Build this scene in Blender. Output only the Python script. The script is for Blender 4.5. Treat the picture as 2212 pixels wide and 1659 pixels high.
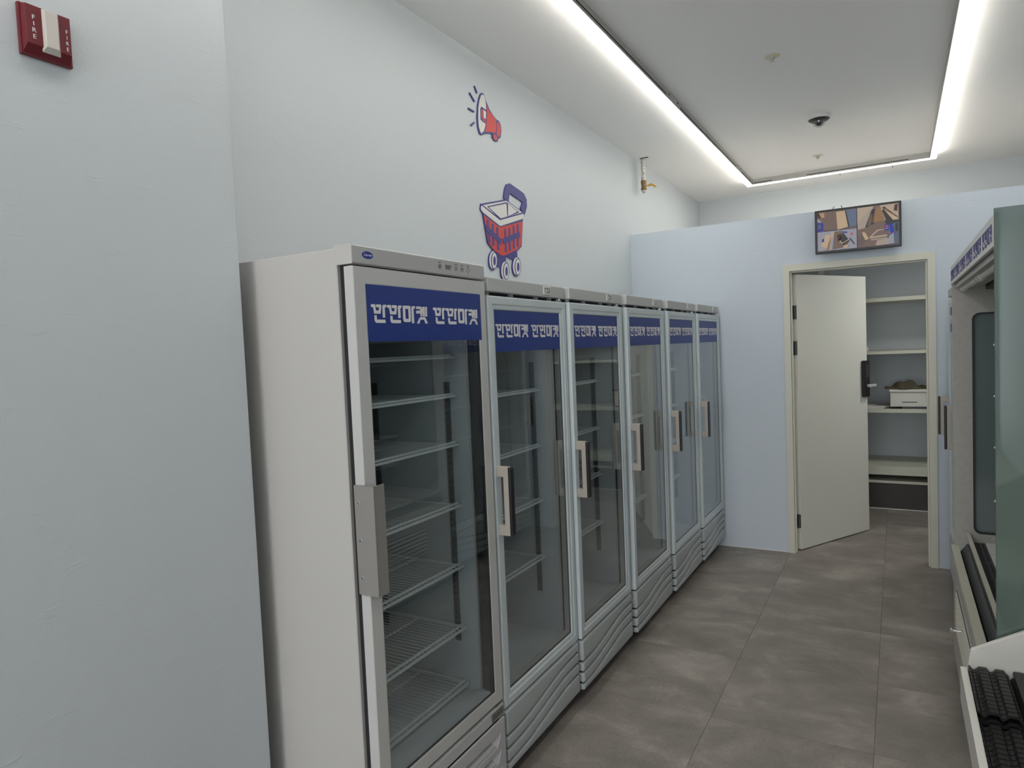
import bpy, bmesh, math, random
from mathutils import Vector, Matrix
from mathutils.geometry import tessellate_polygon
for o in list(bpy.data.objects): bpy.data.objects.remove(o, do_unlink=True)
random.seed(7)
sc = bpy.context.scene
COL = sc.collection
PI = math.pi
# ---------------------------------------------------------------- camera
CAMZ = 1.5764
cd = bpy.data.cameras.new('camera'); cam = bpy.data.objects.new('camera', cd); COL.objects.link(cam)
F = Vector((-0.49778471, 0.86581527, -0.0507375)); R = Vector((0.86721952, 0.49608566, -0.04277057)); U = Vector((0.01186127, 0.06529109, 0.99779576))
cam.matrix_world = Matrix(((R.x, U.x, -F.x, 0), (R.y, U.y, -F.y, 0), (R.z, U.z, -F.z, CAMZ), (0, 0, 0, 1)))
cd.sensor_fit = 'HORIZONTAL'; cd.sensor_width = 36.0; cd.lens = 1452.336 / 2212 * 36
cd.clip_start = 0.02; cd.clip_end = 60
sc.camera = cam
# ---------------------------------------------------------------- world, exposure
w = bpy.data.worlds.new('world'); sc.world = w; w.use_nodes = True
w.node_tree.nodes['Background'].inputs[0].default_value = (0.05, 0.055, 0.06, 1)
w.node_tree.nodes['Background'].inputs[1].default_value = 0.3
sc.view_settings.view_transform = 'Standard'; sc.view_settings.look = 'None'
sc.view_settings.gamma = 1.0; sc.view_settings.use_curve_mapping = False
sc.view_settings.exposure = 0.78
STRIP_POWER = 11.2          # emission of the ceiling light strips
SIDE_POWER = 13.5            # their side faces, which wash the ceiling
def area(name, loc, rot, sx, sy, power, col):
    l = bpy.data.lights.new(name, 'AREA'); l.shape = 'RECTANGLE'; l.size = sx; l.size_y = sy; l.energy = power; l.color = col
    o = bpy.data.objects.new(name, l); COL.objects.link(o); o.location = loc; o.rotation_euler = rot; return o
# added fill light, unseen behind the viewer, brightens surfaces that face the camera
area('front_fill_light', (-.35, -6.55, 1.5), (PI / 2, 0, 0), 2.7, 2.5, 85, (.97, .98, 1.0))
# ---------------------------------------------------------------- materials
def nt(name):
    m = bpy.data.materials.new(name); m.use_nodes = True
    return m, m.node_tree.nodes, m.node_tree.links, m.node_tree.nodes['Principled BSDF']
def mat(name, col, rough=0.5, metal=0.0, spec=0.5, bump=0.0, bscale=60, var=0.0, vscale=4, coat=0.0):
    m, n, l, p = nt(name)
    p.inputs['Base Color'].default_value = (*col, 1); p.inputs['Roughness'].default_value = rough
    p.inputs['Metallic'].default_value = metal; p.inputs['Specular IOR Level'].default_value = spec
    p.inputs['Coat Weight'].default_value = coat
    if bump or var:
        tc = n.new('ShaderNodeTexCoord')
    if bump:
        t = n.new('ShaderNodeTexNoise'); t.inputs['Scale'].default_value = bscale; t.inputs['Detail'].default_value = 4
        b = n.new('ShaderNodeBump'); b.inputs['Strength'].default_value = bump; b.inputs['Distance'].default_value = 0.002
        l.new(tc.outputs['Object'], t.inputs['Vector']); l.new(t.outputs['Fac'], b.inputs['Height']); l.new(b.outputs['Normal'], p.inputs['Normal'])
    if var:
        t = n.new('ShaderNodeTexNoise'); t.inputs['Scale'].default_value = vscale; t.inputs['Detail'].default_value = 5
        r = n.new('ShaderNodeValToRGB'); r.color_ramp.elements[0].position = .3; r.color_ramp.elements[1].position = .7
        r.color_ramp.elements[0].color = (*[c * (1 - var) for c in col], 1); r.color_ramp.elements[1].color = (*[min(1, c * (1 + var)) for c in col], 1)
        l.new(tc.outputs['Object'], t.inputs['Vector']); l.new(t.outputs['Fac'], r.inputs['Fac']); l.new(r.outputs['Color'], p.inputs['Base Color'])
    return m
def wall_mat(name, col, strength=.6):
    m, n, l, p = nt(name)
    p.inputs['Base Color'].default_value = (*col, 1); p.inputs['Roughness'].default_value = .62; p.inputs['Specular IOR Level'].default_value = .35
    g = n.new('ShaderNodeNewGeometry')
    a = n.new('ShaderNodeTexNoise'); a.inputs['Scale'].default_value = 160; a.inputs['Detail'].default_value = 3
    mp = n.new('ShaderNodeMapping'); mp.inputs['Scale'].default_value = (1, 9, 50); mp.inputs['Rotation'].default_value = (.12, 0, 0)
    b = n.new('ShaderNodeTexNoise'); b.inputs['Scale'].default_value = 1.6; b.inputs['Detail'].default_value = 6
    r = n.new('ShaderNodeValToRGB'); r.color_ramp.elements[0].position = .62; r.color_ramp.elements[1].position = .72
    ad = n.new('ShaderNodeMath'); ad.operation = 'MULTIPLY_ADD'; ad.inputs[1].default_value = .6
    bp = n.new('ShaderNodeBump'); bp.inputs['Strength'].default_value = strength; bp.inputs['Distance'].default_value = .0012
    l.new(g.outputs['Position'], a.inputs['Vector']); l.new(g.outputs['Position'], mp.inputs['Vector']); l.new(mp.outputs['Vector'], b.inputs['Vector'])
    l.new(b.outputs['Fac'], r.inputs['Fac']); l.new(r.outputs['Color'], ad.inputs[0]); l.new(a.outputs['Fac'], ad.inputs[2])
    l.new(ad.outputs[0], bp.inputs['Height']); l.new(bp.outputs['Normal'], p.inputs['Normal'])
    return m
def glass_mat(name, tint=(.94, .965, .97), f0=.08, diff=0.0, dcol=(.3, .4, .36), rough=0.0):
    m, n, l, p = nt(name); n.remove(p)
    out = n['Material Output']
    lw = n.new('ShaderNodeLayerWeight'); lw.inputs['Blend'].default_value = .5
    pw = n.new('ShaderNodeMath'); pw.operation = 'POWER'; pw.inputs[1].default_value = 5
    ma = n.new('ShaderNodeMath'); ma.operation = 'MULTIPLY_ADD'; ma.inputs[1].default_value = 1 - f0; ma.inputs[2].default_value = f0
    tr = n.new('ShaderNodeBsdfTransparent'); tr.inputs['Color'].default_value = (*tint, 1)
    gl = n.new('ShaderNodeBsdfGlossy'); gl.inputs['Roughness'].default_value = rough; gl.inputs['Color'].default_value = (.95, .98, 1, 1)
    mx = n.new('ShaderNodeMixShader')
    l.new(lw.outputs['Facing'], pw.inputs[0]); l.new(pw.outputs[0], ma.inputs[0]); l.new(ma.outputs[0], mx.inputs['Fac'])
    body = tr.outputs[0]
    if diff:
        df = n.new('ShaderNodeBsdfDiffuse'); df.inputs['Color'].default_value = (*dcol, 1)
        m2 = n.new('ShaderNodeMixShader'); m2.inputs['Fac'].default_value = diff
        l.new(tr.outputs[0], m2.inputs[1]); l.new(df.outputs[0], m2.inputs[2]); body = m2.outputs[0]
    l.new(body, mx.inputs[1]); l.new(gl.outputs[0], mx.inputs[2]); l.new(mx.outputs[0], out.inputs['Surface'])
    return m
def emit_mat(name, col, s, base=.8):
    m, n, l, p = nt(name)
    p.inputs['Base Color'].default_value = (base, base, base, 1); p.inputs['Emission Color'].default_value = (*col, 1); p.inputs['Emission Strength'].default_value = s
    return m
def tile_mat():
    m, n, l, p = nt('vinyl_floor_tile')
    tc = n.new('ShaderNodeTexCoord'); oi = n.new('ShaderNodeObjectInfo')
    sc_ = n.new('ShaderNodeMath'); sc_.operation = 'MULTIPLY'; sc_.inputs[1].default_value = 57
    cb = n.new('ShaderNodeCombineXYZ'); va = n.new('ShaderNodeVectorMath'); va.operation = 'ADD'
    l.new(oi.outputs['Random'], sc_.inputs[0]); l.new(sc_.outputs[0], cb.inputs['X']); l.new(sc_.outputs[0], cb.inputs['Z'])
    l.new(tc.outputs['Object'], va.inputs[0]); l.new(cb.outputs[0], va.inputs[1])
    mp = n.new('ShaderNodeMapping'); mp.inputs['Scale'].default_value = (1.0, 1.35, 1.0); l.new(va.outputs[0], mp.inputs['Vector'])
    a = n.new('ShaderNodeTexNoise'); a.inputs['Scale'].default_value = 3.2; a.inputs['Detail'].default_value = 7; a.inputs['Roughness'].default_value = .62; a.inputs['Distortion'].default_value = .35
    b = n.new('ShaderNodeTexNoise'); b.inputs['Scale'].default_value = 210; b.inputs['Detail'].default_value = 3
    l.new(mp.outputs[0], a.inputs['Vector']); l.new(va.outputs[0], b.inputs['Vector'])
    r = n.new('ShaderNodeValToRGB'); e = r.color_ramp.elements
    e[0].position = .36; e[0].color = (.215, .192, .176, 1); e[1].position = .70; e[1].color = (.39, .355, .32, 1)
    x = e.new(.52); x.color = (.27, .242, .22, 1)
    l.new(a.outputs['Fac'], r.inputs['Fac'])
    mx = n.new('ShaderNodeMix'); mx.data_type = 'RGBA'; mx.blend_type = 'MULTIPLY'; mx.inputs['Factor'].default_value = 1
    r2 = n.new('ShaderNodeValToRGB'); r2.color_ramp.elements[0].position = .3; r2.color_ramp.elements[0].color = (.82, .82, .82, 1); r2.color_ramp.elements[1].position = .7; r2.color_ramp.elements[1].color = (1.15, 1.15, 1.15, 1)
    l.new(b.outputs['Fac'], r2.inputs['Fac']); l.new(r.outputs['Color'], mx.inputs[6]); l.new(r2.outputs['Color'], mx.inputs[7])
    l.new(mx.outputs[2], p.inputs['Base Color'])
    p.inputs['Roughness'].default_value = .52; p.inputs['Specular IOR Level'].default_value = .4
    bp = n.new('ShaderNodeBump'); bp.inputs['Strength'].default_value = .35; bp.inputs['Distance'].default_value = .0012
    l.new(b.outputs['Fac'], bp.inputs['Height']); l.new(bp.outputs['Normal'], p.inputs['Normal'])
    return m
MW = wall_mat('pale_blue_wall_paint', (.572, .612, .640))
MP = wall_mat('pale_blue_partition_paint', (.61, .675, .745))
MC = wall_mat('white_ceiling_paint', (.86, .855, .85), .2)
MT = tile_mat()
M_raw = mat('grey_raw_board', (.50, .49, .47), .8, var=.2)
M_sub = mat('dark_subfloor', (.06, .055, .05), .8)
M_led = emit_mat('light_diffuser', (1, .98, .91), STRIP_POWER)
M_leds = emit_mat('light_diffuser_side', (1, .96, .87), SIDE_POWER)
M_alu = mat('brushed_aluminium', (.50, .49, .46), .4, .35, bump=.1)
M_slot = mat('dark_slot', (.02, .02, .02), .7)
M_case = mat('warm_white_freezer_steel', (.53, .515, .495), .38, bump=.03, bscale=300)
M_caseB = mat('grey_white_freezer_steel', (.52, .55, .56), .38, bump=.03, bscale=300)
M_dA = mat('silver_white_door_frame', (.56, .56, .55), .33, 0, .5)
M_dB = mat('cool_grey_door_frame', (.60, .665, .69), .34, .0, .5, bump=.04, bscale=200)
M_hdr = mat('grey_header_plastic', (.52, .53, .53), .5, bump=.05, bscale=400)
M_hdrA = mat('silver_header_steel', (.47, .47, .465), .42, .1, bump=.05, bscale=300)
M_gril = mat('grey_grille_plastic', (.44, .475, .485), .36, 0, .5, bump=.04, bscale=500)
M_grilA = mat('silver_grille_plastic', (.52, .52, .53), .4, 0, .5, bump=.04, bscale=500)
M_liner = mat('grey_interior_liner', (.48, .51, .53), .5)
M_rub = mat('black_rubber_gasket', (.018, .018, .02), .55)
M_blk = mat('black_plastic', (.012, .012, .013), .38)
M_blk2 = mat('dark_grey_plastic', (.05, .052, .055), .45)
M_glass = glass_mat('freezer_door_glass')
M_wire = mat('white_coated_wire', (.66, .70, .70), .35)
M_std = mat('dark_shelf_upright', (.10, .11, .11), .5, .3)
M_blue = mat('blue_vinyl_sign', (.010, .036, .235), .42)
M_wht = mat('white_vinyl_lettering', (.78, .76, .78), .5)
M_hndl = mat('taupe_handle_plastic', (.46, .42, .37), .42)
M_hndA = mat('taupe_steel_handle_plate', (.33, .315, .295), .38, .3, bump=.04, bscale=400)
M_chr = mat('chrome', (.75, .75, .76), .15, 1.0)
M_logo = mat('logo_blue', (.012, .02, .30), .35)
M_ink = mat('dark_print', (.06, .06, .07), .5)
M_lcd = mat('grey_display_window', (.16, .17, .16), .2)
M_trim = mat('cream_door_paint', (.66, .65, .56), .48, bump=.04, bscale=200)
M_leaf = mat('cream_door_leaf_paint', (.74, .73, .66), .5, bump=.05, bscale=150)
M_shel = mat('cream_shelf_board', (.60, .60, .50), .45, bump=.03)
M_brn = mat('dark_brown_plinth', (.045, .038, .035), .5, var=.15, vscale=6)
M_red = mat('red_alarm_plastic', (.145, .009, .017), .4, 0, .5, bump=.1, bscale=300)
M_lens = mat('frosted_lens', (.60, .56, .52), .3, coat=.3)
M_brass = mat('brass', (.24, .145, .05), .5, .6)
M_yel = mat('yellow_valve_lever', (.60, .33, .03), .4)
M_pipe = mat('galvanised_pipe', (.55, .54, .50), .45, .3, var=.5, vscale=60)
M_crm = mat('cream_plastic', (.66, .62, .48), .45)
M_white = mat('white_plastic', (.72, .72, .70), .4)
M_rack = mat('white_painted_rack_steel', (.62, .605, .565), .4, var=.04, vscale=15)
M_beige = mat('beige_grey_case_steel', (.47, .45, .415), .5, var=.06, vscale=60)
M_lip = mat('cream_bumper', (.60, .585, .48), .45)
M_gg = glass_mat('green_side_glass', (.46, .55, .51), .045, .66, (.155, .203, .178))
M_gg2 = glass_mat('dark_teal_window_glass', (.45, .55, .55), .08, .60, (.27, .33, .33))
M_cg = glass_mat('clear_low_glass', (.86, .92, .88), .06)
M_mat = mat('black_display_mat', (.011, .011, .011), .42, 0, .35, bump=.3, bscale=500)
M_cloth = mat('olive_brown_cloth', (.09, .075, .045), .9, bump=.5, bscale=120)
M_paper = mat('white_paper', (.68, .67, .62), .6)
M_box = mat('ivory_box_plastic', (.66, .65, .58), .42)
M_sr = mat('red_print', (.56, .045, .035), .5)
M_sb = mat('indigo_print', (.045, .04, .21), .5)
M_sw = mat('off_white_print', (.66, .65, .63), .5)
# ---------------------------------------------------------------- mesh helpers
class MB:
    def __init__(s): s.v = []; s.f = []; s.mi = []
    def box(s, x0, x1, y0, y1, z0, z1, mi=0):
        b = len(s.v); s.v += [(x, y, z) for x in (x0, x1) for y in (y0, y1) for z in (z0, z1)]
        s.f += [tuple(b + i for i in q) for q in ((0, 1, 3, 2), (4, 6, 7, 5), (0, 4, 5, 1), (2, 3, 7, 6), (0, 2, 6, 4), (1, 5, 7, 3))]; s.mi += [mi] * 6
        return s
    def quad(s, *p, mi=0):
        b = len(s.v); s.v += [tuple(q) for q in p]; s.f.append(tuple(range(b, b + len(p)))); s.mi.append(mi); return s
    def prism(s, loops, ax, a, c, mi=0):
        """extrude a 2-D outline (and holes) along axis ax ('x','y','z') from a to c"""
        if not isinstance(loops[0][0], (tuple, list)): loops = [loops]
        def P(p, t):
            return {'x': (t, p[0], p[1]), 'y': (p[0], t, p[1]), 'z': (p[0], p[1], t)}[ax]
        tri = tessellate_polygon([[Vector((p[0], p[1], 0)) for p in lp] for lp in loops])
        flat = [p for lp in loops for p in lp]; n = len(flat); b = len(s.v)
        s.v += [P(p, a) for p in flat] + [P(p, c) for p in flat]
        if len(loops) == 1 and len(flat) <= 4:
            s.f += [tuple(b + i for i in range(n)), tuple(b + n + i for i in reversed(range(n)))]; s.mi += [mi, mi]
        else:
            for t in tri: s.f += [tuple(b + i for i in t), tuple(b + n + i for i in reversed(t))]; s.mi += [mi, mi]
        o = 0
        for lp in loops:
            k = len(lp)
            for i in range(k):
                j = (i + 1) % k; s.f.append((b + o + i, b + o + j, b + n + o + j, b + n + o + i)); s.mi.append(mi)
            o += k
        return s
    def tube(s, pts, r, seg=8, mi=0, caps=True):
        pts = [Vector(p) for p in pts]; rs = r if isinstance(r, (list, tuple)) else [r] * len(pts); b = len(s.v); N = len(pts)
        for i, p in enumerate(pts):
            d = (pts[min(i + 1, N - 1)] - pts[max(i - 1, 0)])
            d = d.normalized() if d.length > 1e-9 else Vector((0, 0, 1))
            u = d.cross(Vector((0, 0, 1)) if abs(d.z) < .9 else Vector((1, 0, 0))).normalized(); v = d.cross(u)
            for k in range(seg):
                t = 2 * PI * k / seg; s.v.append(tuple(p + (u * math.cos(t) + v * math.sin(t)) * rs[i]))
        for i in range(N - 1):
            for k in range(seg):
                k2 = (k + 1) % seg; s.f.append((b + i * seg + k, b + i * seg + k2, b + (i + 1) * seg + k2, b + (i + 1) * seg + k)); s.mi.append(mi)
        if caps:
            s.f += [tuple(b + k for k in reversed(range(seg))), tuple(b + (N - 1) * seg + k for k in range(seg))]; s.mi += [mi, mi]
        return s
    def lathe(s, prof, c, seg=24, mi=0):
        """profile of (radius, z) turned about the vertical through c"""
        b = len(s.v); N = len(prof)
        for (r, z) in prof:
            for k in range(seg):
                t = 2 * PI * k / seg; s.v.append((c[0] + r * math.cos(t), c[1] + r * math.sin(t), c[2] + z))
        for i in range(N - 1):
            for k in range(seg):
                k2 = (k + 1) % seg; s.f.append((b + i * seg + k, b + i * seg + k2, b + (i + 1) * seg + k2, b + (i + 1) * seg + k)); s.mi.append(mi)
        return s
    def frame(s, y0, y1, z0, z1, prof, mi=0):
        """mitred rectangular frame in the y-z plane; prof = (inset, x) closed outline"""
        b = len(s.v); k = len(prof)
        for (sy, sz, cy, cz) in ((1, 1, y0, z0), (-1, 1, y1, z0), (-1, -1, y1, z1), (1, -1, y0, z1)):
            for (d, x) in prof:
                dy, dz = d if isinstance(d, tuple) else (d, d)
                s.v.append((x, cy + sy * dy, cz + sz * dz))
        for c in range(4):
            c2 = (c + 1) % 4
            for i in range(k):
                j = (i + 1) % k; s.f.append((b + c * k + i, b + c * k + j, b + c2 * k + j, b + c2 * k + i)); s.mi.append(mi)
        return s
    def build(s, name, m, parent=None, bevel=0, seg=2, smooth=False, label=None):
        me = bpy.data.meshes.new(name); me.from_pydata(s.v, [], s.f)
        for q in (m if isinstance(m, list) else [m]): me.materials.append(q)
        me.polygons.foreach_set('material_index', s.mi)
        bm = bmesh.new(); bm.from_mesh(me)
        bmesh.ops.remove_doubles(bm, verts=bm.verts, dist=1e-6)
        bmesh.ops.recalc_face_normals(bm, faces=bm.faces)
        if bevel:
            es = [e for e in bm.edges if len(e.link_faces) == 2 and e.calc_face_angle(0) > .5]
            bmesh.ops.bevel(bm, geom=es, offset=bevel, segments=seg, affect='EDGES', profile=.6, clamp_overlap=True)
        bm.to_mesh(me); bm.free()
        if smooth:
            for p in me.polygons: p.use_smooth = True
            me.set_sharp_from_angle(angle=.7)
        return link(name, me, parent, label)
def link(name, me, parent=None, label=None):
    o = bpy.data.objects.new(name, me); COL.objects.link(o)
    if parent is not None: o.parent = parent
    if label: o['label'] = label
    return o
def off(mb, dx=0, dy=0, dz=0):
    mb.v = [(x + dx, y + dy, z + dz) for x, y, z in mb.v]; return mb
class Thing:
    """an Empty at the thing's base; parts are built in world units and re-based to it"""
    def __init__(s, name, loc, label, cat, group=None, rz=0, kind=None):
        o = bpy.data.objects.new(name, None); o.empty_display_size = .1; COL.objects.link(o)
        o.location = loc; o.rotation_euler = (0, 0, rz); s.o = o; s.loc = loc
        if kind: o['kind'] = kind
        if label: o['label'] = label
        if cat: o['category'] = cat
        if group: o['group'] = group
    def add(s, mb, name, m, parent=None, **k):
        off(mb, -s.loc[0], -s.loc[1], -s.loc[2]); return mb.build(name, m, parent or s.o, **k)
def struct(mb, name, m, **k):
    o = mb.build(name, m, **k); o['kind'] = 'structure'; return o
def copy_tree(o, parent=None):
    c = o.copy(); COL.objects.link(c)
    if parent is not None: c.parent = parent
    for ch in [x for x in ALLCH.get(o.name, [])]: copy_tree(ch, c)
    return c
ALLCH = {}
def index_children():
    ALLCH.clear()
    for o in bpy.data.objects:
        if o.parent: ALLCH.setdefault(o.parent.name, []).append(o)
def text_mb(txt, size, at, ex=.0006, axis='x', sgn=1, align='CENTER', shear=0, sx=1.0):
    """text as thin solid letters on a plane facing +x (sgn=1) or -x; at = (x, y, z) of the anchor"""
    cu = bpy.data.curves.new('t', 'FONT'); cu.body = txt; cu.size = size; cu.align_x = align; cu.align_y = 'CENTER'; cu.shear = shear; cu.extrude = ex / 2; cu.resolution_u = 3
    ob = bpy.data.objects.new('t', cu); COL.objects.link(ob); dg = bpy.context.evaluated_depsgraph_get()
    me = bpy.data.meshes.new_from_object(ob.evaluated_get(dg)); bpy.data.objects.remove(ob)
    mb = MB()
    for v in me.vertices: mb.v.append((at[0] + sgn * (v.co.z + ex / 2), at[1] + sgn * v.co.x * sx, at[2] + v.co.y))
    for p in me.polygons: mb.f.append(tuple(p.vertices)); mb.mi.append(0)
    bpy.data.meshes.remove(me)
    return mb
GLYPH = [[(0.044, 0.971), (0.323, 0.982), (0.378, 0.656), (0.595, 0.656), (0.639, 0.824), (0.444, 0.823), (0.382, 0.865), (0.389, 0.944), (0.471, 0.977), (0.757, 0.982), (0.828, 0.93), (0.727, 0.492), (0.234, 0.48), (0.178, 0.814), (0.061, 0.818), (0.0, 0.861), (0.005, 0.931)], [(0.919, 0.923), (0.968, 0.972), (1.215, 0.991), (1.203, 0.842), (1.086, 0.832), (1.092, 0.293), (0.908, 0.289), (0.905, 0.863)], [(0.239, 0.398), (0.411, 0.402), (0.417, 0.174), (1.104, 0.178), (1.097, 0.003), (0.394, 0.0), (0.279, 0.048), (0.237, 0.147)], [(1.322, 0.978), (1.595, 0.984), (1.662, 0.647), (1.884, 0.649), (1.93, 0.819), (1.733, 0.825), (1.667, 0.868), (1.674, 0.95), (1.752, 0.984), (2.049, 0.988), (2.119, 0.935), (2.025, 0.487), (1.516, 0.475), (1.456, 0.82), (1.326, 0.826), (1.274, 0.875), (1.282, 0.94)], [(2.205, 0.927), (2.274, 0.982), (2.504, 0.996), (2.492, 0.85), (2.393, 0.84), (2.383, 0.298), (2.197, 0.294), (2.2, 0.865)], [(1.517, 0.399), (1.7, 0.404), (1.707, 0.182), (2.396, 0.183), (2.389, 0.01), (1.683, 0.001), (1.561, 0.046), (1.515, 0.148)], [(2.625, 0.984), (2.985, 0.996), (2.97, 0.817), (2.819, 0.812), (2.818, 0.258), (2.959, 0.261), (2.944, 0.076), (2.777, 0.074), (2.654, 0.114), (2.615, 0.208)], [(2.985, 0.996), (3.204, 1.0), (3.302, 0.955), (3.296, 0.156), (3.198, 0.08), (2.944, 0.076), (2.959, 0.261), (3.111, 0.263), (3.098, 0.821), (2.97, 0.817)], [(3.393, 0.947), (3.476, 0.988), (3.707, 0.996), (3.695, 0.85), (3.567, 0.842), (3.577, 0.021), (3.38, 0.019), (3.385, 0.84)], [(3.821, 0.983), (4.208, 0.996), (4.364, 0.947), (4.397, 0.828), (4.424, 0.982), (4.611, 0.988), (4.602, 0.429), (4.436, 0.426), (4.431, 0.622), (4.367, 0.631), (4.376, 0.435), (4.198, 0.431), (4.193, 0.588), (3.812, 0.578), (3.812, 0.742), (4.171, 0.761), (4.203, 0.801), (4.135, 0.838), (3.82, 0.841)], [(4.662, 0.99), (4.837, 0.996), (4.827, 0.427), (4.652, 0.424)], [(4.176, 0.387), (4.589, 0.396), (4.69, 0.31), (4.856, 0.022), (4.637, 0.019), (4.527, 0.22), (4.493, 0.241), (4.2, 0.236), (4.143, 0.191), (4.058, 0.012), (3.84, 0.009), (4.045, 0.287)]]
STK_SPLIT = 13
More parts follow.
